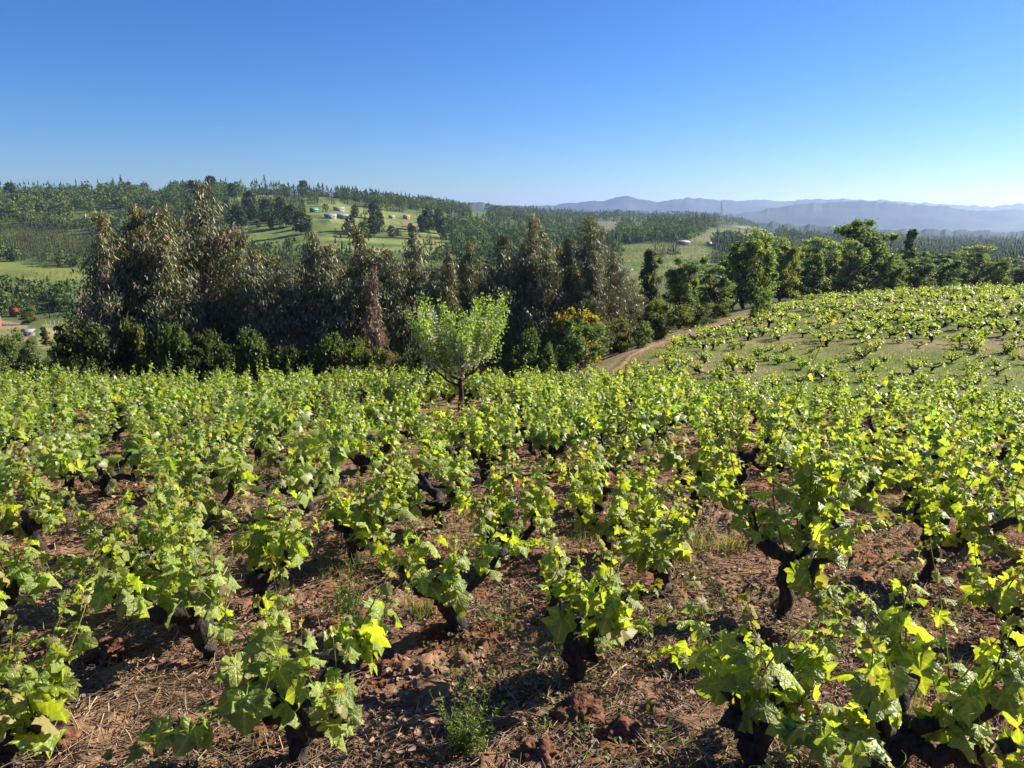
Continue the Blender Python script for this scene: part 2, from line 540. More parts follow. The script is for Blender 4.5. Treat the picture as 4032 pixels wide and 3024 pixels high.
WOODED = [D((1335, 492), (1505, 496), (1480, 524), (1335, 527)), D((1546, 528), (1700, 520), (1660, 600), (1548, 596)), D((1335, 594), (1550, 594), (1560, 625), (1335, 625)), D((1400, 545), (1470, 540), (1475, 556), (1400, 560))]
edge_px = np.array([-400, 0, 200, 420, 512, 588, 660, 700, 760, 800, 1424]) * 1.0
edge_Y = np.array([23.4, 23.4, 23.4, 23.6, 24, 24.5, 22, 19.5, 17.8, 17.2, 17.0])
path_w = np.array([on(a, b) for a, b in ((574, 25.6), (590, 27.5), (610, 31), (648, 37), (694, 43), (741, 48.5), (778, 54), (815, 60), (856, 66))])


def col_px(x, y):
    return 512 + FPX * (x / np.maximum(y, 0.1)) * (CP + SP * 0.1)


def path_dist(x, y):
    best = np.full(np.shape(x), 1e9)
    for a, b in zip(path_w[:-1], path_w[1:]):
        d = b[:2] - a[:2]; L2 = (d ** 2).sum()
        t = np.clip(((x - a[0]) * d[0] + (y - a[1]) * d[1]) / L2, 0, 1)
        best = np.minimum(best, np.hypot(x - a[0] - t * d[0], y - a[1] - t * d[1]))
    side = np.where(x < np.interp(y, path_w[:, 1], path_w[:, 0]), 1, -1)
    return best, side          # side 1: left of the path


def near_block(x, y):
    return (y < np.interp(col_px(x, y), edge_px, edge_Y)) & (y > 0.5)


def far_block(x, y):
    d, s = path_dist(x, y)
    e = np.interp(col_px(x, y), edge_px, edge_Y)
    return (y > e + 1.6) & (y < 64) & (x > 2.8) & (s < 0) & (d > 1.9)


def lerp(a, b, t):
    t = np.asarray(t)[..., None]
    return np.asarray(a) * (1 - t) + np.asarray(b) * t


def ground_colour(x, y, z):
    r = np.hypot(x, y)
    n1 = fbm(x, y, 4, 0.9); n2 = fbm(x + 40, y - 13, 4, 0.28); n3 = fbm(x - 7, y + 5, 3, 3.5)
    soil = lerp((0.205, 0.092, 0.049), (0.28, 0.16, 0.093), sstep(0.35, 0.65, n3))
    soil = lerp(soil, (0.29, 0.215, 0.13), sstep(0.54, 0.68, n1) * 0.5)
    weedy = lerp((0.10, 0.12, 0.035), (0.22, 0.19, 0.09), sstep(0.4, 0.6, n3))
    c = lerp(soil, weedy, sstep(0.50, 0.60, n2) * sstep(6, 11, r) * 0.75)
    grass = lerp((0.13, 0.18, 0.035), (0.19, 0.20, 0.065), sstep(0.35, 0.65, n1))
    dry = lerp((0.26, 0.19, 0.11), (0.20, 0.17, 0.07), sstep(0.35, 0.65, n3))
    farc = lerp(grass, dry, 0.8 * sstep(0.46, 0.66, n2 + 0.0045 * (r - 34)))
    e = np.interp(col_px(x, y), edge_px, edge_Y)
    beyond = sstep(-0.6, 1.2, y - e)
    c = lerp(c, farc, beyond)
    d, s = path_dist(x, y)
    c = lerp(c, lerp((0.25, 0.13, 0.07), (0.30, 0.19, 0.11), n3), (1 - sstep(0.9, 2.0, d + 0.8 * (n3 - 0.5))) * (y < 90))
    hedge = lerp((0.07, 0.09, 0.025), (0.11, 0.10, 0.04), n3)
    left = (s > 0) & (y > e + 1)
    c = np.where(left[..., None], lerp(c, hedge, sstep(1.5, 4, d)), c)
    wild = lerp((0.055, 0.085, 0.025), (0.12, 0.15, 0.045), fbm(x, y, 4, 0.02))
    c = lerp(c, wild, sstep(58, 75, r))
    px, py = project(x, y, z)
    f = r > 100
    big = fbm(x, y, 3, 0.05)
    for k, a, b in (('vines_left', (0.20, 0.22, 0.06), (0.14, 0.18, 0.045)), ('pasture', (0.34, 0.26, 0.13), (0.22, 0.22, 0.07)),
                    ('yard', (0.20, 0.20, 0.07), (0.26, 0.20, 0.12)), ('soil', (0.30, 0.17, 0.09), (0.26, 0.2, 0.1)),
                    ('brown', (0.17, 0.15, 0.10), (0.12, 0.14, 0.07)), ('dome', (0.14, 0.18, 0.07), (0.19, 0.19, 0.09)),
                    ('green', (0.11, 0.155, 0.04), (0.19, 0.20, 0.07)), ('meadow', (0.24, 0.25, 0.08), (0.17, 0.2, 0.06)),
                    ('slope', (0.20, 0.24, 0.06), (0.14, 0.18, 0.05)), ('bank', (0.13, 0.075, 0.055), (0.2, 0.16, 0.11))):
        msk = inside(px, py, FIELDS[k]) & f
        c = np.where(msk[..., None], lerp(a, b, sstep(0.35, 0.65, big)), c)
    for P in SPARSE:
        msk = inside(px, py, P) & f & (r < 900)
        c = np.where((msk & (big > 0.4))[..., None], lerp((0.13, 0.19, 0.05), (0.21, 0.23, 0.07), sstep(0.4, 0.7, big)), c)
    return np.clip(c, 0.01, 0.9)


def build_ground():
    az_in = np.linspace(-0.74, 0.74, 430)
    az_out = np.linspace(0.74, 2 * math.pi - 0.74, 64)[1:-1]
    az = np.concatenate([az_in, az_out])
    rr = [0.3, 0.6, 0.9, 1.2]
    while rr[-1] < 7000:
        r = rr[-1]
        rr.append(r * (1.0115 if r < 9 else 1.016 if r < 60 else 1.024))
    rr = np.array(rr)
    R, A = np.meshgrid(rr, az, indexing='ij')
    x = R * np.sin(A); y = R * np.cos(A); z = height(x, y)
    lump = fbm(x, y, 3, 9.0)
    z = z + (1 - sstep(8, 20, R)) * 0.055 * (sstep(0.45, 0.75, lump) - 0.3)
    C = ground_colour(x, y, z)
    n, m = R.shape
    i = np.arange(n - 1)[:, None] * m; j = np.arange(m)[None, :]; j2 = (j + 1) % m
    F = np.stack([i + j, i + m + j, i + m + j2, i + j2], -1).reshape(-1, 4)
    F = F[:, ::-1]
    s = Soup()
    s.add(np.stack([x, y, z], -1).reshape(-1, 3), F, C.reshape(-1, 3))
    V0 = np.array([[0, 0, float(height(0.0, 0.0))]])
    k = s.n
    s.V.append(V0); s.C.append(C[0, :1]); s.n += 1
    fan = np.stack([np.full(m, k), (np.arange(m) + 1) % m, np.arange(m)], -1)
    s.F[3].append(fan); s.M[3].append(np.zeros(m, int))
    o = s.obj('ground', M_GROUND, smooth=True)
    tag(o, 'hillside ground of red soil, grass and far wooded slopes', None, None, 'structure')
    return z.min()


zmin = build_ground()


def build_path():
    t = np.linspace(0, 1, 140)
    seg = np.linspace(0, 1, len(path_w))
    cx = np.interp(t, seg, path_w[:, 0]); cyy = np.interp(t, seg, path_w[:, 1])
    for _ in range(6):
        cx[1:-1] = (cx[:-2] + cx[2:] + 2 * cx[1:-1]) / 4; cyy[1:-1] = (cyy[:-2] + cyy[2:] + 2 * cyy[1:-1]) / 4
    d = norm(np.stack([np.gradient(cx), np.gradient(cyy)], -1))
    w = np.linspace(-1.0, 1.0, 15)
    wob = 1 + 0.25 * (fbm(t * 40, t * 0, 2) - 0.5)
    X = cx[:, None] - d[:, 1:2] * w[None] * wob[:, None]; Y = cyy[:, None] + d[:, 0:1] * w[None] * wob[:, None]
    rut = 0.05 * np.exp(-((np.abs(w) - 0.6) / 0.16) ** 2)
    Z = height(X, Y) + 0.07 - rut[None] - 0.085 * (np.abs(w) > 0.95)[None]
    n, m = X.shape
    i = np.arange(n - 1)[:, None] * m; j = np.arange(m - 1)[None]
    F = np.stack([i + j, i + j + 1, i + m + j + 1, i + m + j], -1).reshape(-1, 4)
    C = lerp((0.19, 0.125, 0.075), (0.27, 0.205, 0.125), fbm(X, Y, 4, 1.6))
    C = lerp(C, (0.17, 0.17, 0.06), sstep(0.50, 0.62, fbm(X + 9, Y, 4, 0.9)) * (0.35 + 0.5 * (np.abs(w) < 0.3) + 0.4 * (np.abs(w) > 0.9))[None])
    s = Soup(); s.add(np.stack([X, Y, Z], -1).reshape(-1, 3), F, C.reshape(-1, 3))
    tag(s.obj('dirt_path', M_GROUND, smooth=True), 'reddish dirt track along the edge of the upper vines', None, None, 'structure')


build_path()

# ------------------------------------------------------------------ mountains
zmax = 30.0


def mountain(name, label, prof, r0, depth, base_py, colour, seed, rough=1.0):
    global zmax
    prof = np.array(prof) / DS
    pxs = np.linspace(prof[0, 0], prof[-1, 0], 420)
    top = np.interp(pxs, prof[:, 0], prof[:, 1])
    jag = ratio(top - rough * 3.2 * (fbm(pxs * 0.16 + seed, pxs * 0, 4) - 0.5)) * r0 - ratio(top) * r0
    t = np.sign(np.linspace(-1, 1, 71)) * np.abs(np.linspace(-1, 1, 71)) ** 1.5
    tanv = px_to_tan(pxs, 200.0)
    V = np.zeros((len(t), len(pxs), 3))
    ztop = ratio(top) * r0 + EYE
    zbase = float(ratio(base_py)) * r0 + EYE
    for k, tt in enumerate(t):
        Y = r0 + tt * depth
        x = tanv * r0 + 0.0
        gully = fbm(x * 0.0022 + seed + 0.0009 * Y, np.full_like(x, Y) * 0.0026 - 0.001 * x, 5)
        prof_k = (1 - abs(tt)) ** 0.85
        zz = zbase + (ztop - zbase) * prof_k * (1 - 0.9 * (gully - 0.25) * min(1.0, abs(tt) * 2.2)) - 40 * abs(tt) + jag * math.exp(-(tt * 9) ** 2)
        V[k, :, 0] = x * (Y / r0 if tt < 0 else 1); V[k, :, 1] = Y; V[k, :, 2] = zz
    zmax = max(zmax, V[..., 2].max())
    n, m = V.shape[:2]
    i = np.arange(n - 1)[:, None] * m; j = np.arange(m - 1)[None]
    F = np.stack([i + j, i + j + 1, i + m + j + 1, i + m + j], -1).reshape(-1, 4)
    nn = fbm(V[..., 0] * 0.004, V[..., 1] * 0.004, 4)
    C = lerp(np.array(colour) * 0.7, np.array(colour) * 1.35, sstep(0.35, 0.65, nn))
    s = Soup(); s.add(V.reshape(-1, 3), F, C.reshape(-1, 3))
    tag(s.obj(name, M_MOUNT, smooth=True), label, None, None, 'structure')


mountain('mountain', 'far blue mountain range with a small knoll on its crest',
         [(900, 452), (1060, 446), (1180, 444), (1250, 437), (1310, 431), (1340, 425), (1360, 424), (1385, 431), (1420, 436), (1455, 430), (1490, 428), (1540, 430), (1600, 434), (1650, 431), (1690, 435), (1730, 431), (1800, 430), (1900, 432), (2000, 438), (2090, 443), (2150, 447), (2190, 442), (2260, 432), (2600, 425)],
         5400, 1500, 242, (0.045, 0.06, 0.03), 3.0)
mountain('mountain', 'nearer rounded blue ridge below the far range on the right',
         [(1380, 480), (1500, 472), (1620, 458), (1720, 441), (1790, 436), (1860, 434), (1950, 441), (2050, 447), (2120, 456), (2212, 452), (2600, 440)],
         3600, 1000, 244, (0.04, 0.06, 0.028), 21.0)
mountain('hill', 'hazy wooded ridge running down behind the left hill',
         [(560, 432), (700, 428), (820, 424), (900, 428), (960, 431), (1040, 439), (1110, 447), (1180, 455), (1260, 470), (1400, 490)],
         2400, 700, 230, (0.04, 0.065, 0.025), 8.0, 1.3)
mountain('hill', 'dark wooded foothill in the middle distance',
         [(1040, 490), (1120, 474), (1200, 462), (1290, 455), (1350, 456), (1420, 463), (1500, 472), (1600, 479), (1720, 484), (1850, 492), (2000, 498), (2212, 500), (2500, 498)],
         1750, 480, 246, (0.035, 0.055, 0.022), 14.0, 2.0)

# ------------------------------------------------------------------ haze: one box of even air
hm = bpy.data.materials.new('haze'); hm.use_nodes = True
hm.node_tree.nodes.clear()
ho = hm.node_tree.nodes.new('ShaderNodeOutputMaterial')
hv = hm.node_tree.nodes.new('ShaderNodeVolumePrincipled')
hv.inputs['Color'].default_value = (0.44, 0.60, 1.0, 1)
hv.inputs['Density'].default_value = 0.00011
hv.inputs['Anisotropy'].default_value = 0.5
hm.node_tree.links.new(hv.outputs[0], ho.inputs['Volume'])
hs = Soup(); box(hs, (-7400, -7400, float(zmin) - 60), (7400, 7400, zmax + 12))
tag(hs.obj('haze', hm), 'thin blue haze filling the valley air', None, None, 'stuff')

# ------------------------------------------------------------------ leaf templates


def vine_leaf(rng, petiole=True):
    half = [(0.10, -0.14), (0.24, -0.25), (0.40, -0.20), (0.55, -0.10), (0.50, 0.04), (0.44, 0.12), (0.58, 0.24), (0.66, 0.42),
            (0.52, 0.47), (0.34, 0.52), (0.36, 0.68), (0.20, 0.80)]
    vein = [0.2, 0.4, 0.5, 0.9, 0.4, 0.1, 0.5, 1.0, 0.4, 0.0, 0.4, 0.5]
    P = [(0, 0)] + half + [(0.0, 1.0)] + [(-a, b) for a, b in half[::-1]]
    vn = [0.9] + vein + [1.0] + vein[::-1]
    P = np.array(P)
    P[1::2] *= 0.93
    P = P * (1 + 0.07 * rng.normal(size=P.shape) * (np.arange(len(P)) > 0)[:, None])
    cup = rng.uniform(-0.45, 0.5); fold = rng.uniform(-0.1, 0.7); rip = rng.uniform(0.05, 0.13); droop = rng.uniform(-0.1, 0.9)
    z = cup * (P ** 2).sum(1) * 0.5 - fold * np.abs(P[:, 0]) * 0.6 - droop * np.maximum(P[:, 1], 0) ** 2 * 0.5 + rip * rng.normal(size=len(P))
    V = np.concatenate([np.column_stack([P, z]), [[0, 0.30, 0.05 + 0.05 * rng.random()]]])
    vn = np.array(vn + [1.0])
    n = len(P)
    F = np.array([(n, i, (i + 1) % n) for i in range(n)])
    C = lerp((0.80, 0.90, 0.78), (1.22, 1.10, 1.3), vn)
    if petiole:
        q = np.array([(0.02, 0, 0), (-0.02, 0, 0), (0.0, -0.5, -0.18), (0, 0, -0.03)])
        F = np.concatenate([F, np.array([(0, 1, 2), (1, 3, 2), (3, 0, 2)]) + len(V)])
        V = np.concatenate([V, q]); C = np.concatenate([C, np.full((4, 3), 1.2)])
    return V, F, C


def simple_leaf(rng):
    P = np.array([(0, 0, 0), (0.5, -0.12, -0.1), (0.42, 0.12, 0), (0.62, 0.42, -0.16), (0.3, 0.56, -0.05), (0, 1, -0.2), (-0.3, 0.56, -0.05), (-0.62, 0.42, -0.16), (-0.42, 0.12, 0), (-0.5, -0.12, -0.1), (0, 0.3, 0.06)])
    P = P + 0.05 * rng.normal(size=P.shape)
    F = np.array([(10, i, (i + 1) % 10) for i in range(10)])
    return P, F


T_DIAMOND = (np.array([(0, 0, 0), (0.5, 0.45, 0.06), (0, 1, 0), (-0.5, 0.45, 0.06)], float), np.array([(0, 1, 2), (0, 2, 3)]))
T_TRI = (np.array([(-0.5, 0, 0), (0.5, 0, 0), (0, 1, 0.1)], float), np.array([(0, 1, 2)]))
_lr6 = np.random.default_rng(77)
LEAF_T = [vine_leaf(_lr6) for _ in range(16)]
SLEAF_T = [simple_leaf(_lr6) for _ in range(4)]


def one_mesh(name, T, mat):
    s = Soup(); s.add(T[0], T[1], T[2] if len(T) > 2 else (1, 1, 1))
    return s.mesh(name, mat)


LEAF_ME = [one_mesh('leaf', t, M_LEAF) for t in LEAF_T]
YOUNG_ME = [one_mesh('leaf', vine_leaf(_lr6), M_LEAFY) for _ in range(3)]
SUN_V = np.array(SUN_DIR)


# ------------------------------------------------------------------ grape vines
def grow_vine(rng, H, S, lean=(0.0, 0.0), arms=4, per_arm=3, leaf=0.12, dens=1.0, trunk_h=0.30, thick=1.0, shoot_f=1.0, low=0.4):
    """returns woody limbs [(pts, radii)] and shoots [(pts, radii, leaves)] in metres from the base"""
    limbs = []; shoots = []
    head = np.array([lean[0] * 0.35 + rng.normal() * 0.03, lean[1] * 0.35 + rng.normal() * 0.03, trunk_h * H])
    n = 8
    t = np.linspace(0, 1, n)[:, None]
    P = np.array([0, 0, -0.08]) * (1 - t) + head * t
    P[1:-1, :2] += rng.normal(size=(n - 2, 2)) * 0.018
    R = 0.055 * thick * (1.15 - 0.35 * np.sin(t[:, 0] * 3.0) + 0.25 * t[:, 0] ** 3) * (1 + 0.14 * rng.normal(size=n))
    R[0] *= 1.25
    limbs.append((P, R))
    a0 = rng.uniform(0, 6.28)
    for k in range(arms):
        az = a0 + k * 2 * math.pi / arms + rng.normal() * 0.35
        out = np.array([math.cos(az), math.sin(az), 0])
        reach = S * rng.uniform(0.45, 0.85)
        end = np.array([lean[0], lean[1], 0]) * 0.8 + out * reach
        end[2] = H * rng.uniform(0.38, 0.62)
        m = 7
        t = np.linspace(0, 1, m)[:, None]
        P = head * (1 - t) + end * t
        P[:, 2] += -0.10 * H * np.sin(t[:, 0] * math.pi) * rng.uniform(0.1, 1.2)
        P[1:-1] += rng.normal(size=(m - 2, 3)) * 0.024
        R = 0.046 * thick * (1 - 0.5 * t[:, 0]) * (1 + 0.17 * rng.normal(size=m))
        R[-1] *= 1.25
        limbs.append((P, np.maximum(R, 0.012)))
        for q in range(per_arm):
            f = rng.uniform(low, 1.0) if q else 1.0
            fi = f * (m - 1); i0 = min(int(fi), m - 2); p0 = P[i0] * (1 - (fi - i0)) + P[i0 + 1] * (fi - i0)
            d = norm(out * rng.uniform(-0.2, 0.5) + np.array([rng.normal() * 0.26, rng.normal() * 0.26, rng.uniform(0.85, 1.3)]))
            if rng.random() < 0.16:
                d = norm(out + np.array([rng.normal() * 0.4, rng.normal() * 0.4, rng.uniform(-0.25, 0.3)]))
            Ls = max(0.2, (H - p0[2])) * rng.uniform(0.7, 1.22) * shoot_f
            long_one = rng.random() < 0.12
            if long_one:
                Ls *= 1.5
            ns = max(5, int(Ls / 0.05))
            ts = np.linspace(0, 1, ns)
            side = norm(np.cross(d, [rng.normal(), rng.normal(), 0.2]))
            SP_ = p0 + d * (ts * Ls)[:, None] + side * (0.10 * Ls * np.sin(ts * rng.uniform(2, 4)))[:, None]
            SP_[:, :2] += out[:2] * (ts ** 2 * Ls * rng.uniform(-0.1, 0.3))[:, None]
            SR = np.linspace(0.0052, 0.0016, ns)
            leaves = []
            nl = max(5, int(round(Ls / 0.033 * dens * (0.6 if long_one else 1))))
            for li in range(nl):
                tl = (li + 0.6) / nl
                fi = tl * (ns - 1); i0 = min(int(fi), ns - 2); p = SP_[i0] * (1 - (fi - i0)) + SP_[i0 + 1] * (fi - i0)
                sz = leaf * (1.05 - 0.80 * tl ** 1.3) * rng.choice([0.6, 0.8, 1.0, 1.0, 1.28]) * rng.uniform(0.85, 1.15)
                la = li * 2.4 + rng.normal() * 0.5
                o2 = np.array([math.cos(la), math.sin(la), 0]) + out * 0.35
                tip = norm(o2 * 0.8 + np.array([0, 0, rng.uniform(-1.3, 0.15)]))
                nm = o2 * 0.65 + np.array([0, 0, 0.5]) + rng.normal(size=3) * 0.42 + SUN_V * 0.25
                pos = p + norm(o2 + np.array([0, 0, 0.25])) * sz * 0.48
                leaves.append((pos, tip, nm, sz, tl))
            shoots.append((SP_, SR, leaves))
    return limbs, shoots


def wood_soup(rng, limbs, sides, col=(1, 1, 1), rough=0.13):
    s = Soup()
    for P, R in limbs:
        # refine for bark lumps
        k = len(P) * 2 - 1
        tt = np.linspace(0, len(P) - 1, k)
        P2 = np.column_stack([np.interp(tt, np.arange(len(P)), P[:, c]) for c in range(3)])
        R2 = np.interp(tt, np.arange(len(P)), R) * (1 + 0.10 * rng.normal(size=k))
        tube(s, P2, R2, sides, col, 0, rough, rng)
        kn = P2[rng.integers(1, k - 1)]
    return s


def shoot_soup(rng, SPp, SR):
    s = Soup()
    n = len(SPp)
    g = lerp((0.75, 0.65, 0.7), (1.15, 1.1, 0.8), np.repeat(np.linspace(0, 1, n), 4))
    pts = SPp
    c = np.concatenate([g, g[-1:]])
    tube(s, pts, SR, 4, c)
    for _ in range(rng.integers(0, 3)):       # tendrils near the tip
        p0 = SPp[rng.integers(n // 2, n)]
        a = rng.uniform(0, 6.28); t = np.linspace(0, 1, 6); L = rng.uniform(0.06, 0.13)
        Q = p0 + np.stack([np.cos(a + t * 1.4) * t * L * 0.7, np.sin(a + t * 1.4) * t * L * 0.7, t * L * 0.8 - t ** 2 * L * 0.5], -1)
        tube(s, Q, np.linspace(0.0016, 0.0006, 6), 3, (1.25, 1.1, 0.7))
    # folded bud leaves at the growing tip
    k = 4
    d = norm(SPp[-1] - SPp[-2])
    tip = norm(d[None] + rng.normal(size=(k, 3)) * 0.45)
    M = frames(tip, rng.normal(size=(k, 3)))
    s.stamp(SLEAF_T[0], M, np.repeat(SPp[-1:], k, 0), rng.uniform(0.018, 0.035, k), np.tile((1.5, 1.25, 1.3), (k, 1)))
    return s


N_LEAF_OBJ = 0


def near_vine(loc, rng, label, group, **kw):
    """a vine close to the camera: every leaf is an object of its own"""
    global N_LEAF_OBJ
    limbs, shoots = grow_vine(rng, **kw)
    root = empty('grape_vine', loc)
    tag(root, label, 'grape vine', group)
    wood_soup(rng, limbs, 9).obj('trunk', M_BARK, root, smooth=True)
    for SPp, SR, leaves in shoots:
        so = shoot_soup(rng, SPp, SR).obj('shoot', M_SHOOT, root, smooth=True)
        for pos, tip, nm, sz, tl in leaves:
            if tl > 0.80 and rng.random() < 0.75 or rng.random() < 0.05:
                me = YOUNG_ME[rng.integers(3)]
            else:
                me = LEAF_ME[rng.integers(len(LEAF_ME))]
            lf = bpy.data.objects.new('leaf', me); COL.objects.link(lf); lf.parent = so
            m3 = frames(tip, nm) * sz
            m4 = Matrix.Identity(4)
            for a in range(3):
                for b in range(3):
                    m4[a][b] = m3[a, b]
                m4[a][3] = pos[a]
            lf.matrix_basis = m4
            N_LEAF_OBJ += 1
    return root


def foliage_soup(rng, shoots, detailed, offset=np.zeros(3), M0=None, s=None, yellow=0.0):
    s = s or Soup()
    P = []; T = []; Nn = []; S = []; TL = []
    for SPp, SR, leaves in shoots:
        if detailed:
            tube(s, SPp + offset, SR, 3, (0.9, 0.9, 0.9), 0, cap=False)
        for pos, tip, nm, sz, tl in leaves:
            P.append(pos); T.append(tip); Nn.append(nm); S.append(sz); TL.append(tl)
    P = np.array(P) + offset; T = np.array(T); Nn = np.array(Nn); S = np.array(S); TL = np.array(TL)
    K = len(P)
    v = rng.uniform(0.72, 1.30, K)
    young = (rng.random(K) < 0.03 + 0.3 * sstep(0.6, 1.0, TL))
    c = np.stack([v * (0.97 + 0.09 * rng.normal(size=K) + yellow), v * (1 + 0.05 * yellow), v * (1 + 0.3 * rng.random(K))], -1)
    c = np.where(young[:, None], np.stack([v * 1.35, v * 1.15, v * 1.9], -1), c)
    M = frames(T, Nn)
    if detailed:
        kk = rng.integers(0, 4, K)
        for q in range(4):
            w = kk == q
            s.stamp(SLEAF_T[q], M[w], P[w], S[w], c[w])
    else:
        s.stamp(T_DIAMOND, M, P, np.stack([S * 1.15, S, S], -1), c)
    return s


# vines read off the photograph: base x, base y, top y, left x, right x (2212 wide), label
HAND = [
    (985, 1362, 1085, 800, 1140, 3, 'low forked bush vine with a bare black Y-shaped trunk, centre front'),
    (1245, 1475, 1150, 1110, 1390, 3, 'gnarled black stump vine leaning right in the centre foreground'),
    (1690, 1342, 935, 1565, 1900, 4, 'big leafy vine on a thick black forked trunk right of centre'),
    (640, 1655, 1275, 430, 885, 4, 'vine with large lit leaves at the bottom edge left of centre'),
    (463, 1428, 1110, 205, 520, 4, 'sprawling vine with a thick dark trunk left of the centre foreground'),
    (560, 1335, 1060, 495, 700, 3, 'vine with tall upright shoots just behind the left foreground vine'),
    (10, 1655, 1375, -70, 195, 3, 'vine with big pale leaves cut by the bottom left corner'),
    (85, 1195, 990, -20, 190, 3, 'vine with a long low black arm reaching right near the left edge'),
    (5, 1400, 1130, -60, 90, 3, 'dense vine cut by the left edge of the picture below its neighbour'),
    (1620, 1700, 1250, 1475, 1765, 3, 'vine with one tall bare shoot at the bottom edge right of centre'),
    (1900, 1690, 1275, 1790, 2215, 4, 'wide vine with silvery shining leaves in the bottom right corner'),
    (2000, 1255, 945, 1920, 2205, 4, 'leafy vine on a straight dark trunk near the right edge'),
    (1490, 1128, 905, 1415, 1565, 3, 'narrow upright vine on a stout black trunk right of the middle'),
    (1280, 1108, 945, 1235, 1400, 3, 'bushy vine on a curved bare trunk in the middle rows'),
    (1050, 1052, 865, 965, 1115, 3, 'round vine on a thick straight trunk above the middle of the picture'),
    (1590, 1048, 890, 1555, 1720, 3, 'vine with a bare leaning trunk beside the big leafy vine'),
    (2195, 1395, 1170, 2125, 2290, 3, 'small vine cut by the right edge above the corner vine'),
    (330, 1312, 1050, 200, 430, 4, 'full rounded vine in the second row on the left'),
    (765, 1218, 1010, 690, 905, 4, 'wide leafy vine left of the forked centre vine'),
    (1430, 1280, 1045, 1335, 1490, 3, 'vine with yellow backlit leaves between the stump and the big vine'),
]
placed = []
vr = np.random.default_rng(101)
for bx, by, ty, lx, rx, arms, lab in HAND:
    p = at(bx / DS, by / DS, rmin=0.8)
    depth = CP * p[1] - SP * (p[2] - EYE)
    ppm = FPX / depth * DS
    Hh = (by - ty) / ppm * 1.04
    Sp = (rx - lx) / 2 / ppm
    off = ((lx + rx) / 2 - bx) / ppm
    near_vine(p, vr, lab, 'bush vines of the near block', H=Hh, S=Sp * 0.95, lean=(off, 0.0), arms=arms, per_arm=3,
              leaf=0.108, dens=1.0, trunk_h=0.32, thick=0.92)
    placed.append(p[:2])

# the rest of the near block, on a slightly skewed grid
placed = np.array(placed)
gx, gy = np.meshgrid(np.arange(-40, 41), np.arange(0, 40))
ca, sa = math.cos(math.radians(24)), math.sin(math.radians(24))
sp1, sp2 = 1.12, 1.18
qx = (gx * sp1).ravel(); qy = (gy * sp2 - 14).ravel()
X = qx * ca - qy * sa; Y = qx * sa + qy * ca
X = X + vr.normal(size=X.size) * 0.16; Y = Y + vr.normal(size=X.size) * 0.16
Zg = height(X, Y)
pxx, pyy = project(X, Y, Zg + 0.5)
ok = near_block(X, Y) & (Y > 2.6) & (pxx > -60) & (pxx < 1084)
far_enough = np.min(np.hypot(X[:, None] - placed[None, :, 0], Y[:, None] - placed[None, :, 1]), 1)
ok &= far_enough > 0.98
ok &= (vr.random(X.size) > np.where(Y < 6.5, 0.22, np.where(Y < 9, 0.10, 0.03)))
# the open inter-row lane at the left and the bare foreground
lane = inside(pxx, project(X, Y, Zg)[1], D((130, 1290), (300, 1330), (470, 1560), (300, 1660), (120, 1600), (200, 1420))) | \
    inside(pxx, project(X, Y, Zg)[1], D((880, 1400), (1150, 1560), (1500, 1620), (1500, 1350), (1600, 1330), (1480, 1600), (1250, 1659), (880, 1659)))
ok &= ~lane
ok &= ~((np.hypot(X - on(995 / DS, 17.5, 410)[0], Y - 17.5) < 0.9) | ((np.abs(pxx - 461) < 19) & (Y > 11.8) & (Y < 17.8)))
idx = np.where(ok)[0]
idx = idx[np.argsort(Y[idx])]

VAR = []
for k in range(14):
    r = np.random.default_rng(400 + k)
    limbs, shoots = grow_vine(r, H=r.uniform(0.72, 0.95), S=r.uniform(0.42, 0.6), lean=(r.normal() * 0.08, r.normal() * 0.08), arms=4, per_arm=3,
                              leaf=0.105, dens=1.5, trunk_h=0.30, thick=1.0)
    VAR.append((wood_soup(r, limbs, 7).mesh('trunk', M_BARK, True), foliage_soup(r, shoots, True, yellow=r.uniform(-0.08, 0.06)).mesh('foliage', M_FOL)))
FARVAR = []
for k in range(12):
    r = np.random.default_rng(600 + k)
    H = r.uniform(0.50, 0.80)
    limbs, shoots = grow_vine(r, H=H, S=r.uniform(0.34, 0.55), lean=(r.normal() * 0.14, r.normal() * 0.14), arms=r.integers(2, 6), per_arm=r.integers(3, 6),
                              leaf=0.105, dens=1.0, trunk_h=r.uniform(0.12, 0.3), thick=0.8, shoot_f=0.85, low=0.1)
    FARVAR.append((wood_soup(r, limbs, 7).mesh('trunk', M_BARK, True), foliage_soup(r, shoots, True, yellow=r.uniform(-0.05, 0.08)).mesh('foliage', M_FOL)))


def strip(px):
    k = int(np.clip(px / 1024 * 14, 0, 13.99))
    return ['at the left edge', 'below the valley cabin', 'below the left end of the stand', 'below the tallest eucalyptus', 'below the dip of the stand',
            'well left of the fruit tree', 'just left of the fruit tree', 'just right of the fruit tree', 'below the golden shrub', 'below the track start', 'below the track bend', 'left below the biggest tree',
            'right below the biggest tree', 'at the right edge'][k]


def upper(px):
    return 'beside the track' if px < 690 else 'below the track bend' if px < 780 else 'below the biggest tree' if px < 890 else 'at the right edge'


def zone(px):
    return 'left' if px < 341 else 'middle' if px < 683 else 'right'


n_near = 0
rest = []
PROTO = {}


def shared_vine(loc, pair, rz, sc, label, group):
    root = empty('grape_vine', loc, rz, sc)
    tag(root, label, 'grape vine', group)
    link('trunk', pair[0], root)
    f = link('foliage', pair[1], root); f['kind'] = 'stuff'
    return root


cand = []
for i in idx:
    d = math.hypot(X[i], Y[i])
    cand.append((d, 'near', X[i], Y[i], pxx[i]))
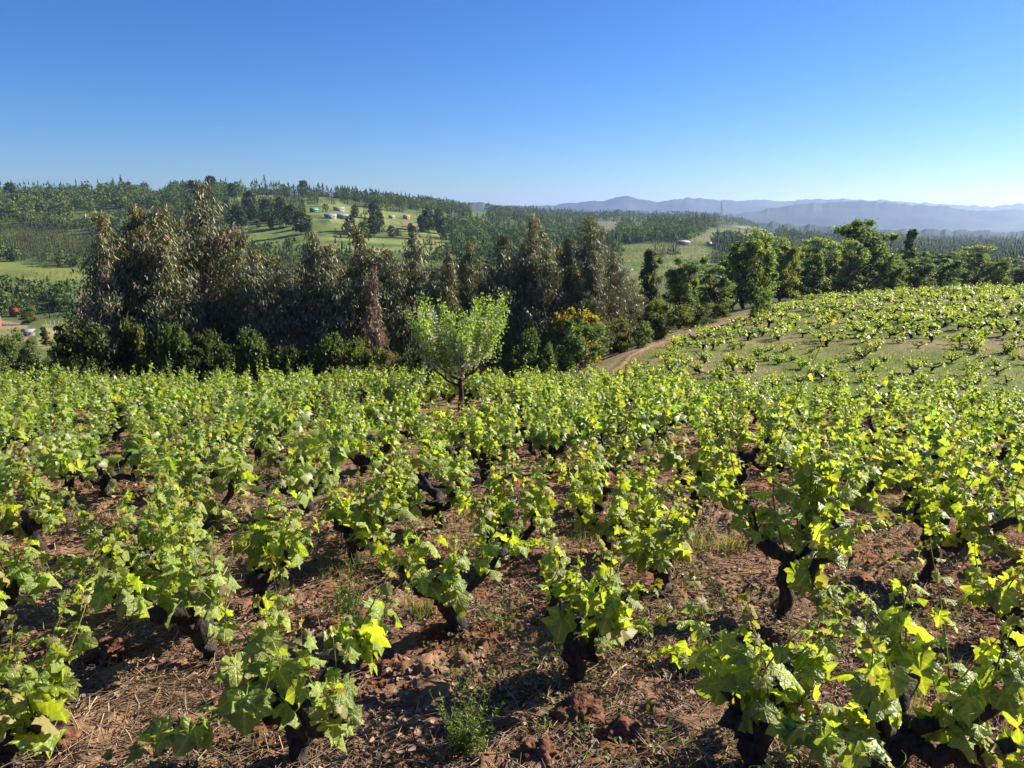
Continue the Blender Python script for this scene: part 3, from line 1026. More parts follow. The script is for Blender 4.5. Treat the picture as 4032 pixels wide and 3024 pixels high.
# far block
gx, gy = np.meshgrid(np.arange(-10, 66), np.arange(0, 58))
ca, sa = math.cos(math.radians(14)), math.sin(math.radians(14))
qx = (gx * 1.12).ravel(); qy = (gy * 1.06 + 8).ravel()
FX = qx * ca - qy * sa + vr.normal(size=qx.size) * 0.3; FY = qx * sa + qy * ca + vr.normal(size=qx.size) * 0.22
FZ = height(FX, FY)
fpx, fpy = project(FX, FY, FZ + 0.4)
fok = far_block(FX, FY) & (fpx < 1070) & (FY < 56) & (vr.random(FX.size) > np.where(FY < 30, 0.30, 0.14))
for i in np.where(fok)[0]:
    cand.append((math.hypot(FX[i], FY[i]), 'far', FX[i], FY[i], fpx[i]))
cand.sort()
n_ind = len(HAND)
LIMIT = 330
for d, kind, x, y, px in cand:
    z = float(height(x, y)) - 0.02
    if kind == 'near' and d < 6.6:
        side = zone(px)
        near_vine((x, y, z), vr, f'leafy bush vine among the front rows {strip(px)}',
                  'bush vines of the near block', H=vr.uniform(0.68, 0.9), S=vr.uniform(0.4, 0.55), lean=(vr.normal() * 0.08, vr.normal() * 0.08), arms=4, per_arm=3,
                  leaf=0.102, dens=1.1, trunk_h=0.30, thick=0.85)
        n_ind += 1
    elif n_ind < LIMIT:
        if kind == 'near':
            band = 'just behind the front rows' if d < 8.5 else 'a few rows further back' if d < 12 else 'halfway back to the trees' if d < 17 else 'near the back of the block' if d < 22 else 'in the last rows before the trees'
            grp = 'bush vines of the near block'; pair = VAR[vr.integers(len(VAR))]; sc = vr.uniform(0.72, 1.15) if d < 9 else vr.uniform(0.84, 1.22)
            lab = ('low ' if sc < 0.86 else 'tall ' if sc > 1.04 else '') + f'vine {strip(px)}, {band}'
        else:
            band = 'nearest its grass strip' if d < 28 else 'halfway up the slope' if d < 40 else 'towards its far crest'
            sc = sc * (1.25 if d < 32 else 1.0)
            lab = ('tiny' if sc < 0.7 else 'large' if sc > 1.05 else 'open') + f' vine of the grassy block {upper(px)}, {band}'
            grp = 'bush vines of the grassy upper block'; pair = FARVAR[vr.integers(len(FARVAR))]; sc = vr.choice([0.45, 0.6, 0.7, 0.8, 0.95]) * vr.uniform(0.85, 1.15)
        shared_vine((x, y, z), pair, vr.uniform(0, 6.28), sc, lab, grp)
        n_ind += 1
    else:
        rest.append((kind, x, y, z))

# those beyond the limit: one mass of small vines
if rest:
    fs = Soup()
    lib = []
    for k in range(10):
        r = np.random.default_rng(800 + k)
        lib.append((r,) + grow_vine(r, H=r.uniform(0.62, 0.95), S=r.uniform(0.4, 0.62), lean=(r.normal() * 0.14, r.normal() * 0.14), arms=4, per_arm=3,
                                    leaf=0.15, dens=0.6, trunk_h=0.36, thick=1.25, shoot_f=0.75))
    for kind, x, y, z in rest:
        r, limbs, shoots = lib[vr.integers(len(lib))]
        off = np.array([x, y, z])
        sz = vr.choice([0.5, 0.65, 0.75, 0.85, 1.0]); rz = vr.uniform(0, 6.28)
        Rm = np.array([[math.cos(rz), -math.sin(rz), 0], [math.sin(rz), math.cos(rz), 0], [0, 0, 1]])
        sh = [(A @ Rm.T * sz, B * sz, [(Rm @ p * sz, Rm @ tp, Rm @ nm, q * (0.6 + 0.4 * sz), tl) for p, tp, nm, q, tl in lv]) for A, B, lv in shoots]
        foliage_soup(vr, sh, False, off, s=fs, yellow=0.0)
        for P, R in limbs:
            tube(fs, P @ Rm.T * sz + off, R * sz, 4, (1, 1, 1), 1, cap=False)
    tag(fs.obj('grape_vine_rows', [M_FOL, M_BARK]), 'distant small bush vines covering the far slope and last rows', None, None, 'stuff')
print('vines', n_ind, 'rest', len(rest), 'leaf objects', N_LEAF_OBJ)

# ------------------------------------------------------------------ ground litter, weeds, grass
lr = np.random.default_rng(909)


def scatter(n, rmin, rmax, power=1.6, azr=0.66):
    """random ground points, denser near the camera"""
    u = lr.random(n)
    r = rmin * (rmax / rmin) ** (u ** (1 / power) if power > 1 else u)
    a = lr.uniform(-azr, azr, n)
    x = r * np.sin(a); y = r * np.cos(a)
    return x, y, r


def twigs(n, rmin, rmax, lmin, lmax, r0, s):
    x, y, r = scatter(n, rmin, rmax, 1.0)
    k = (fbm(x, y, 3, 1.1) + 0.35 * lr.random(n)) > 0.52
    x, y, r = x[k], y[k], r[k]; n = len(x)
    a = lr.normal(size=n) * 0.9 + 0.5
    L = lr.uniform(lmin, lmax, n) * lr.uniform(0.3, 1, n); w = r0 * lr.uniform(0.5, 1.5, n) * (1 + r * 0.06)
    tv = []; ths = np.array([0, 2.1, 4.2])
    for q in range(3):
        for t in ths:
            tv.append((0, q / 2 - 0.5, 0, t))
    d = np.stack([np.cos(a), np.sin(a), lr.normal(size=n) * 0.10], -1)
    side = np.stack([-np.sin(a), np.cos(a), np.zeros(n)], -1); bend = lr.normal(size=n) * 0.09
    base = np.stack([x, y, height(x, y) + 0.022 + 0.02 * lr.random(n)], -1)
    V = np.zeros((n, 9, 3))
    for q, f in enumerate((-0.5, 0.0, 0.5)):
        c = base + d * (f * L)[:, None] + side * (bend * L * (1 if f == 0 else 0))[:, None]
        c[:, 2] = np.maximum(c[:, 2], height(c[:, 0], c[:, 1]) + 0.006)
        for m, t in enumerate(ths):
            ww = w * (1.1 - 0.5 * q / 2)
            V[:, q * 3 + m] = c + (side * math.cos(t) + np.array([0, 0, 1]) * math.sin(t)) * ww[:, None]
    F = []
    for q in range(2):
        for m in range(3):
            F.append((q * 3 + m, q * 3 + (m + 1) % 3, q * 3 + 3 + (m + 1) % 3, q * 3 + 3 + m))
    F = np.array(F)
    FF = (F[None] + (np.arange(n) * 9)[:, None, None]).reshape(-1, 4)
    g = lr.random(n)
    c = lerp((0.10, 0.065, 0.04), (0.44, 0.33, 0.22), g ** 1.4)
    s.add(V.reshape(-1, 3), FF, np.repeat(c, 9, 0))


s = Soup()
twigs(26000, 1.6, 9, 0.06, 0.34, 0.0019, s)
twigs(6500, 8, 20, 0.12, 0.4, 0.0028, s)
tag(s.obj('twig_litter', M_LITTER), 'pale dry prunings and straw scattered over the red soil', None, None, 'stuff')

T_CURL = (np.array([(-0.5, -0.6, 0.18), (0.5, -0.5, 0.1), (0.55, 0.1, 0.32), (0.35, 0.6, 0.1), (-0.3, 0.65, 0.22), (-0.6, 0.1, 0.4), (0, 0, 0.0)]),
          np.array([(6, i, (i + 1) % 6) for i in range(6)]))
s = Soup()
for (n, r0, r1, a, b) in ((19000, 1.6, 8, 0.008, 0.028), (7000, 7, 18, 0.014, 0.036)):
    x, y, r = scatter(n, r0, r1, 1.0)
    k = (fbm(x + 20, y, 3, 1.0) + 0.3 * lr.random(n)) > 0.56
    x, y = x[k], y[k]; n = len(x)
    P = np.stack([x, y, height(x, y) + 0.012 + 0.02 * lr.random(n)], -1)
    M = frames(lr.normal(size=(n, 3)) * [1, 1, 0.3], np.array([0, 0, 1.0]) + lr.normal(size=(n, 3)) * 0.5)
    g = lr.random(n)
    c = lerp((0.12, 0.075, 0.055), (0.34, 0.24, 0.17), g)
    s.stamp(T_CURL, M, P, lr.uniform(a, b, n), c)
tag(s.obj('leaf_litter', M_LITTER), 'curled dead grape leaves lying on the soil', None, None, 'stuff')


def ico(sub):
    t = (1 + 5 ** 0.5) / 2
    V = [(-1, t, 0), (1, t, 0), (-1, -t, 0), (1, -t, 0), (0, -1, t), (0, 1, t), (0, -1, -t), (0, 1, -t), (t, 0, -1), (t, 0, 1), (-t, 0, -1), (-t, 0, 1)]
    F = [(0, 11, 5), (0, 5, 1), (0, 1, 7), (0, 7, 10), (0, 10, 11), (1, 5, 9), (5, 11, 4), (11, 10, 2), (10, 7, 6), (7, 1, 8), (3, 9, 4), (3, 4, 2), (3, 2, 6), (3, 6, 8), (3, 8, 9), (4, 9, 5), (2, 4, 11), (6, 2, 10), (8, 6, 7), (9, 8, 1)]
    V = [list(np.array(v) / np.linalg.norm(v)) for v in V]
    for _ in range(sub):
        mid = {}; F2 = []
        def mp(a, b):
            k = (min(a, b), max(a, b))
            if k not in mid:
                m = np.array(V[a]) + np.array(V[b]); V.append(list(m / np.linalg.norm(m))); mid[k] = len(V) - 1
            return mid[k]
        for a, b, c in F:
            ab, bc, ca_ = mp(a, b), mp(b, c), mp(c, a)
            F2 += [(a, ab, ca_), (b, bc, ab), (c, ca_, bc), (ab, bc, ca_)]
        F = F2
    return np.array(V), np.array(F)


ICO0, ICO1, ICO2, ICO3 = ico(0), ico(1), ico(2), ico(3)
s = Soup()
n = 9000
x, y, r = scatter(n, 1.6, 14, 1.0)
k = (fbm(x - 31, y + 11, 3, 1.3) + 0.3 * lr.random(n)) > 0.60
x, y = x[k], y[k]; n = len(x)
M = frames(lr.normal(size=(n, 3)), lr.normal(size=(n, 3)))
sz = 0.006 + 0.02 * lr.random(n) ** 3
g = lr.uniform(0.7, 1.3, n)
s.stamp(ICO0, M, np.stack([x, y, height(x, y) + 0.012 + sz * 0.3], -1), np.stack([sz, sz * lr.uniform(0.5, 0.9, n), sz * lr.uniform(0.4, 0.8, n)], -1), np.stack([g, g, g], -1))
tag(s.obj('crumbled_soil', M_CLOD), 'small crumbs of red soil between the vines', None, None, 'stuff')


def clod(px, py, size, label):
    r = np.random.default_rng(int(px * 7 + py))
    V, F = ICO3
    n = fbm(V[:, 0] * 2.2 + px, V[:, 1] * 2.2 + V[:, 2] * 1.7, 4)
    n2 = fbm(V[:, 0] * 6 + py, V[:, 2] * 6 - V[:, 1] * 5, 3)
    n3 = fbm(V[:, 1] * 13 + py, V[:, 2] * 13 + V[:, 0] * 9, 2)
    V = V * (0.45 + 0.85 * n + 0.55 * (n2 - 0.5) + 0.25 * (n3 - 0.5))[:, None] * np.array([1, 0.85, 0.7]) * size
    p = at(px / DS, py / DS, rmin=0.8)
    so = Soup(); so.add(V, F, (1, 1, 1))
    o = so.obj('soil_clod', M_CLOD, loc=(p[0], p[1], p[2] + size * 0.25))
    tag(o, label, 'soil clod', 'large soil clods')


clod(1250, 1560, 0.12, 'large crumbly red clod at the bottom centre, left of the two')
clod(1340, 1600, 0.11, 'large crumbly red clod at the bottom centre, right of the two')
clod(1650, 1392, 0.10, 'red clod lying in front of the big leafy vine')
clod(230, 1425, 0.12, 'crumbly red mound between the left foreground vines')
clod(130, 1610, 0.08, 'small red clod beside the bottom left corner vine')
clod(1160, 1640, 0.09, 'broken red clod at the bottom edge near the weed')
clod(1800, 1390, 0.06, 'small red clod right of the big leafy vine')
clod(330, 1255, 0.06, 'small red clod between rows on the left')


def cane(px, py, px2, L, rise, rad, label):
    p = at(px / DS, py / DS, rmin=0.8)
    q = at(px2 / DS, py / DS, rmin=0.8)
    d = norm((q - p) + np.array([0, lr.normal() * 0.2, 0])); d[2] = rise; d = norm(d)
    t = np.linspace(0, 1, 9)
    side = norm(np.cross(d, [0, 0, 1]))
    P = np.array([0, 0, 0.015]) + d * (t * L)[:, None] + side * (0.06 * L * np.sin(t * 5))[:, None]
    so = Soup(); tube(so, P, np.linspace(rad, rad * 0.5, 9), 6, (0.40, 0.31, 0.22), 0, 0.05, lr)
    for f in (0.3, 0.55, 0.8):
        i = int(f * 8); sd = side * (1 if f == 0.55 else -1)
        tube(so, P[i] + np.outer(np.linspace(0, 0.07, 3), d * 0.6 + sd), np.linspace(rad * 0.5, rad * 0.25, 3), 4, (0.36, 0.28, 0.2))
    tag(so.obj('fallen_cane', M_LITTER, loc=p), label, 'stick', 'pruned canes on the soil')


cane(1040, 1430, 1140, 0.42, 0.02, 0.006, 'pale pruned cane lying on litter left of the black stump')
cane(1160, 1640, 1260, 0.45, 0.02, 0.005, 'thin pruned cane at the bottom centre near the broken clod')
cane(1240, 1520, 1330, 0.40, 0.03, 0.006, 'thin cane lying just below the black stump vine')
cane(440, 1330, 480, 0.34, 0.55, 0.008, 'dark cut cane sticking up between the two left foreground vines')
cane(380, 1590, 460, 0.35, 0.02, 0.006, 'pale cane in the shadow left of the bottom edge vine')
cane(300, 1430, 400, 0.4, 0.02, 0.005, 'straight straw coloured cane beside the left soil mound')
cane(1700, 1520, 1800, 0.32, 0.02, 0.006, 'grey cane on the soil between the two bottom right vines')
cane(1830, 1420, 1930, 0.34, 0.04, 0.005, 'thin cane lying under the straight dark trunk on the right')

# grass and weeds
T_BLADE = (np.array([(-0.5, 0, 0), (0.5, 0, 0), (0.28, 0.55, 0.08), (-0.28, 0.55, 0.08), (0, 1, 0.28)], float), np.array([(0, 1, 2), (0, 2, 3), (3, 2, 4)]))


def blades(s, x, y, hgt, wid, cols, spread=0.35):
    n = len(x)
    tip = np.array([0, 0, 1.0]) + lr.normal(size=(n, 3)) * [spread, spread, 0.1]
    M = frames(tip, lr.normal(size=(n, 3)))
    s.stamp(T_BLADE, M, np.stack([x, y, height(x, y) - 0.01], -1), np.stack([wid, hgt, hgt], -1), cols)


s = Soup()
for px, py, n, h, w, dry in ((450, 1050, 260, 0.20, 0.10, 0), (470, 1035, 200, 0.22, 0.12, 0), (1500, 1185, 160, 0.20, 0.09, 0.3), (300, 1345, 120, 0.12, 0.06, 0.1), (235, 1345, 260, 0.06, 0.16, 1), (180, 1130, 160, 0.13, 0.14, 0.2),
                           (60, 1250, 100, 0.14, 0.08, 0), (1580, 1190, 110, 0.18, 0.06, 0.8), (1940, 1590, 60, 0.30, 0.08, 0.1), (1960, 1570, 50, 0.26, 0.1, 0.1), (2010, 1440, 90, 0.12, 0.1, 0.5), (910, 1330, 90, 0.18, 0.05, 0.2),
                           (1500, 1430, 120, 0.07, 0.2, 0.8), (760, 1330, 140, 0.12, 0.15, 0.1), (730, 1240, 200, 0.15, 0.16, 0.1), (1240, 1170, 120, 0.12, 0.14, 0.2), (560, 1010, 150, 0.16, 0.2, 0.1), (960, 1160, 160, 0.12, 0.3, 0.2)):
    p = at(px / DS, py / DS)
    x = p[0] + lr.normal(size=n) * w; y = p[1] + lr.normal(size=n) * w
    c = lerp((0.10, 0.15, 0.03), (0.17, 0.20, 0.05), lr.random(n))
    c = np.where((lr.random(n) < dry)[:, None], lerp((0.36, 0.28, 0.14), (0.46, 0.37, 0.22), lr.random(n)), c)
    blades(s, x, y, h * lr.uniform(0.5, 1.3, n), np.full(n, 0.006), c, 0.3 if not dry == 1 else 1.2)
n = 60000
x, y, r = scatter(n, 15.5, 52, 1.0, 0.62)
k = far_block(x, y - 1.5) & ((fbm(x + 40, y - 13, 4, 0.28) + 0.0035 * (r - 34) + 0.12 * lr.random(n)) < 0.66)
x, y, r = x[k], y[k], r[k]; n = len(x)
c = lerp((0.10, 0.14, 0.03), (0.20, 0.20, 0.07), lr.random(n))
blades(s, x, y, lr.uniform(0.05, 0.15, n), 0.008 + 0.0005 * r, c, 0.5)
n = 26000
x, y, r = scatter(n, 6.5, 27, 1.0)
k = near_block(x, y) & ((fbm(x + 40, y - 13, 4, 0.28) + 0.1 * lr.random(n)) > 0.54)
x, y, r = x[k], y[k], r[k]; n = len(x)
c = lerp((0.10, 0.14, 0.04), (0.30, 0.26, 0.12), lr.random(n) ** 1.5)
blades(s, x, y, lr.uniform(0.04, 0.16, n), 0.005 + 0.0005 * r, c, 0.5)
# grassy verge behind the last rows
n = 9000
x, y, r = scatter(n, 21, 32, 1.0)
e = np.interp(col_px(x, y), edge_px, edge_Y)
k = (y > e - 0.4) & (y < e + 3.2) & (x < 6)
x, y, r = x[k], y[k], r[k]; n = len(x)
c = lerp((0.11, 0.15, 0.03), (0.24, 0.24, 0.09), lr.random(n))
blades(s, x, y, lr.uniform(0.1, 0.3, n), np.full(n, 0.02), c, 0.4)
tag(s.obj('grass', M_GRASS), 'green and straw coloured grass tufts between vines', None, None, 'stuff')

s = Soup()
n = 16000
x, y, r = scatter(n, 2.2, 20, 1.0)
k = near_block(x, y) & ((fbm(x - 11, y + 23, 4, 0.8) + 0.08 * lr.random(n)) > 0.62 - 0.006 * np.minimum(r, 14))
x, y = x[k], y[k]; n = len(x)
for q in range(3):
    P = np.stack([x + lr.normal(size=n) * 0.03, y + lr.normal(size=n) * 0.03, height(x, y) + lr.uniform(0.01, 0.06, n)], -1)
    M = frames(lr.normal(size=(n, 3)) + [0, 0, 0.5], np.array([0, 0, 1.0]) + lr.normal(size=(n, 3)) * 0.5)
    L = lr.uniform(0.012, 0.035, n)
    c = lerp((0.10, 0.13, 0.05), (0.20, 0.22, 0.09), lr.random(n))
    s.stamp(T_DIAMOND, M, P, np.stack([L * 0.55, L, L], -1), c)
tag(s.obj('ground_weeds', M_GRASS), 'low grey green weeds creeping over the soil', None, None, 'stuff')


def weed(px, py, n_st, H, spread, label, tone=1.0):
    p = at(px / DS, py / DS, rmin=0.8)
    root = empty('weed', p); tag(root, label, 'weed', 'upright leafy weeds')
    st = Soup(); lf = Soup()
    for k in range(n_st):
        a = lr.uniform(0, 6.28); d = np.array([math.cos(a) * spread, math.sin(a) * spread, 1.0]) * np.array([lr.uniform(0.2, 1), lr.uniform(0.2, 1), 1])
        L = H * lr.uniform(0.55, 1.1); t = np.linspace(0, 1, 6)
        b0 = np.array([lr.normal() * 0.025, lr.normal() * 0.025, -0.01])
        P = b0 + norm(d) * (t * L)[:, None]; P[:, :2] += (norm(d)[:2] * 0.12 * L)[None] * (t ** 2)[:, None]
        tube(st, P, np.linspace(0.0028, 0.001, 6), 4, (0.8, 0.9, 0.6))
        m = int(L / 0.011)
        f = lr.uniform(0.15, 1, m)
        Q = np.column_stack([np.interp(f, t, P[:, c]) for c in range(3)])
        la = lr.uniform(0, 6.28, m)
        tip = np.stack([np.cos(la), np.sin(la), lr.uniform(0.1, 0.9, m)], -1)
        M = frames(tip, np.array([0, 0, 1.0]) + lr.normal(size=(m, 3)) * 0.4)
        Ln = 0.034 * (1.15 - 0.6 * f) * lr.uniform(0.7, 1.2, m)
        c = lerp((0.13, 0.19, 0.045), (0.20, 0.25, 0.06), lr.random(m)) * tone
        lf.stamp(T_DIAMOND, M, Q, np.stack([Ln * 0.26, Ln, Ln], -1), c)
    st.obj('stem', M_SHOOT, root)
    o = lf.obj('foliage', M_GRASS, root); o['kind'] = 'stuff'


weed(1010, 1640, 34, 0.36, 0.55, 'bright bushy weed with narrow leaves at the bottom centre')
weed(1160, 1600, 3, 0.12, 0.4, 'single small sprig beside the clods at the bottom centre')
weed(1080, 1350, 14, 0.14, 1.0, 'low spreading grey green weed right of the forked trunk')
weed(750, 1330, 22, 0.32, 0.5, 'tall feathery weed left of the forked centre vine')
weed(1990, 1500, 10, 0.14, 0.8, 'small leafy weed between the bottom right vines')
weed(460, 1415, 8, 0.12, 0.8, 'tiny weed at the foot of the sprawling left vine')
weed(250, 1240, 18, 0.12, 1.1, 'creeping weed patch between the rows on the left')
weed(1290, 1160, 20, 0.16, 0.9, 'clump of pale weeds among the middle rows')


# ------------------------------------------------------------------ trees
def limb_path(p0, d, L, n, rng, wob=0.06, sag=0.0):
    t = np.linspace(0, 1, n)
    P = p0 + norm(np.asarray(d, float)) * (t * L)[:, None]
    P[1:] += np.cumsum(rng.normal(size=(n - 1, 3)) * wob * L / n, 0)
    P[:, 2] -= sag * L * t ** 2
    return P


def euc_tree(seed, H, W, brown, gold, low=0.16, leafn=14000):
    """slender eucalyptus of height H and crown half-width W"""
    r = np.random.default_rng(seed)
    tr = Soup(); cr = Soup()
    n = 14
    t = np.linspace(0, 1, n)
    P = np.stack([np.cumsum(r.normal(size=n) * 0.02 * H / n * 3), np.cumsum(r.normal(size=n) * 0.02 * H / n * 3), t * H * 0.97 - 0.3], -1)
    P[:, :2] -= P[0, :2]
    tube(tr, P, 0.0095 * H * (1 - 0.93 * t) + 0.008, 7, (3.0, 2.7, 2.3), 0, 0.06, r)
    pos = []; cols = []; br = []
    nb = 74
    for k in range(nb):
        f = low + (0.99 - low) * (k + r.random()) / nb
        c0 = np.array([np.interp(f, t, P[:, c]) for c in range(3)])
        prof = W * (0.03 + 1.05 * min(1, (1 - f) / 0.60) ** 0.72) * r.uniform(0.4, 1.25)
        if f < 0.35:
            prof *= 0.7
        a = r.uniform(0, 6.28)
        d = np.array([math.cos(a), math.sin(a), r.uniform(0.5, 1.3)])
        B = limb_path(c0, d, prof * 1.25, 6, r, 0.2, 0.15)
        if k % 2 == 0:
            tube(tr, B, np.linspace(0.0045 * H * (1.1 - f), 0.004, 6), 4, (1.3, 1.15, 1.0), cap=False)
        m = int(leafn / nb * (0.6 + 0.8 * r.random()) * (0.25 if f < 0.34 else 1) * min(1.25, max(0.16, prof / W * 1.1)))
        u = r.random(m) ** 0.6
        Q = np.column_stack([np.interp(u, np.linspace(0, 1, 6), B[:, c]) for c in range(3)])
        ncl = 6
        cl = r.normal(size=(ncl, 3)) * [0.30, 0.30, 0.36] * (0.06 * W + 0.52 * prof)
        Q = Q + cl[r.integers(0, ncl, m)] + r.normal(size=(m, 3)) * (0.05 * W + 0.08 * prof)
        hue = r.random()
        base = lerp((0.115, 0.136, 0.07), (0.24, 0.245, 0.13), r.random(m))
        if hue < brown:
            base = lerp((0.15, 0.11, 0.07), (0.30, 0.21, 0.145), r.random(m))
        elif hue < brown + gold or f > 0.95:
            base = lerp((0.17, 0.155, 0.05), (0.27, 0.23, 0.08), r.random(m))
        pale = r.random(m) < 0.07
        base = np.where(pale[:, None], (0.40, 0.36, 0.28), base)
        pos.append(Q); cols.append(base)
    Q = np.concatenate(pos); c = np.concatenate(cols); m = len(Q)
    tip = np.array([0, 0, -1.0]) + r.normal(size=(m, 3)) * [0.45, 0.45, 0.3]
    M = frames(tip, r.normal(size=(m, 3)))
    L = r.uniform(0.13, 0.25, m)
    cr.stamp(T_DIAMOND, M, Q, np.stack([L * 0.22, L * 1.1, L], -1), c)
    return tr.mesh('trunk', M_WOOD, True), cr.mesh('crown', M_EUC)


EUC = [euc_tree(31, 9.0, 1.15, 0.10, 0.10), euc_tree(32, 9.0, 1.3, 0.22, 0.05), euc_tree(33, 9.0, 1.0, 0.05, 0.25), euc_tree(34, 9.0, 1.2, 0.06, 0.08),
       euc_tree(35, 9.0, 1.05, 0.12, 0.12), euc_tree(36, 9.0, 1.25, 0.04, 0.06), euc_tree(37, 9.0, 0.8, 0.95, 0.02)]


def tree_at(name, pair, px, Y, top_py, Href, label, cat, group, rng, wscale=1.0, sink=0.0):
    p = on(px / DS, Y, top_py / DS)
    H = float(ratio(top_py / DS)) * Y + EYE - p[2]
    sc = H / Href * 1.05
    root = empty(name, (p[0], p[1], p[2] - sink), rng.uniform(0, 6.28))
    root.scale = (sc ** 0.6 * wscale, sc ** 0.6 * wscale, sc)
    tag(root, label, cat, group)
    if pair[0]:
        link('trunk', pair[0], root)
    c = link('crown', pair[1], root); c['kind'] = 'stuff'
    return root


er = np.random.default_rng(77)
EG = 'eucalyptus trees in the stand behind the vines'
EUCS = [  # x of the top, top y (2212 wide), forward distance, kind, width, label
    (245, 445, 33, 0, 1.1, 'leftmost tall eucalyptus of the stand'),
    (290, 432, 34, 2, 1.1, 'eucalyptus with golden top, second from the left end of the stand'),
    (345, 440, 36, 1, 1.3, 'broad eucalyptus with pinkish brown dead patches near the left end'),
    (430, 388, 35, 1, 1.35, 'tallest eucalyptus of the stand, with a wispy pointed top'),
    (500, 490, 34, 0, 1.0, 'eucalyptus just right of the tallest one'),
    (560, 535, 33, 3, 1.0, 'low eucalyptus with flattened top left of the stand middle'),
    (612, 548, 34, 5, 1.0, 'lowest topped grey eucalyptus in the dip of the stand'),
    (664, 490, 35, 4, 0.8, 'narrow pointed eucalyptus with brownish tip in the left half'),
    (722, 520, 34, 3, 1.0, 'dark eucalyptus next to the narrow pointed one'),
    (790, 475, 36, 0, 1.1, 'tall eucalyptus at the middle of the stand'),
    (850, 530, 35, 5, 1.0, 'rounded dark eucalyptus left of the blossoming tree'),
    (905, 492, 36, 4, 1.0, 'eucalyptus with rusty brown top behind the blossoming tree'),
    (965, 540, 36, 2, 0.9, 'yellowish eucalyptus above the blossoming tree'),
    (1010, 512, 37, 2, 0.8, 'slim eucalyptus with gold pointed top right of the rusty one'),
    (1075, 500, 38, 3, 1.0, 'dense grey eucalyptus above the right side of the blossoming tree'),
    (1145, 455, 39, 0, 0.85, 'thin very tall eucalyptus with sparse top in the right half'),
    (1185, 490, 40, 4, 1.0, 'eucalyptus just right of the thin tall one'),
    (1222, 505, 41, 2, 0.9, 'paler eucalyptus between the two tall right ones'),
    (1282, 462, 42, 5, 1.15, 'tall conical eucalyptus near the right end of the stand'),
    (1325, 540, 41, 1, 1.25, 'brown tinged eucalyptus on the right shoulder of the stand'),
    (1362, 600, 42, 0, 1.1, 'short rounded eucalyptus at the right end of the stand'),
    (800, 575, 31.8, 6, 0.75, 'red brown dying eucalyptus leaning in front of the stand'),
]
for x, ty, Yd, k, w, lab in EUCS:
    tree_at('eucalyptus_tree', EUC[k], x, Yd, ty, 9.0, lab, 'eucalyptus tree', EG, er, w * 1.22)
for k in range(100):
    x = er.uniform(215, 1375)
    tops = np.interp(x, [220, 300, 430, 520, 620, 800, 1000, 1150, 1280, 1370], [480, 460, 450, 530, 565, 525, 560, 525, 520, 620])
    Yb = np.interp(x, [220, 1370], [31.5, 40]) + er.uniform(-0.5, 9)
    ek = int(er.integers(0, 6))
    tree_at('eucalyptus_tree', EUC[ek], x, Yb, tops + er.uniform(-6, 70), 9.0,
            ['grey green', 'brown flecked', 'golden tipped', 'dull green', 'rusty', 'dark'][ek] + ' inner eucalyptus topping out below the skyline ' + ['under the tall left group', 'under the tallest tree', 'in the dip of the stand', 'left of the fruit tree', 'behind the fruit tree', 'right of the fruit tree', 'near the right end'][int(np.clip((x - 220) / 1150 * 7, 0, 6.9))], 'eucalyptus tree', EG, er, 1.25)


BRIGHT = 2.35


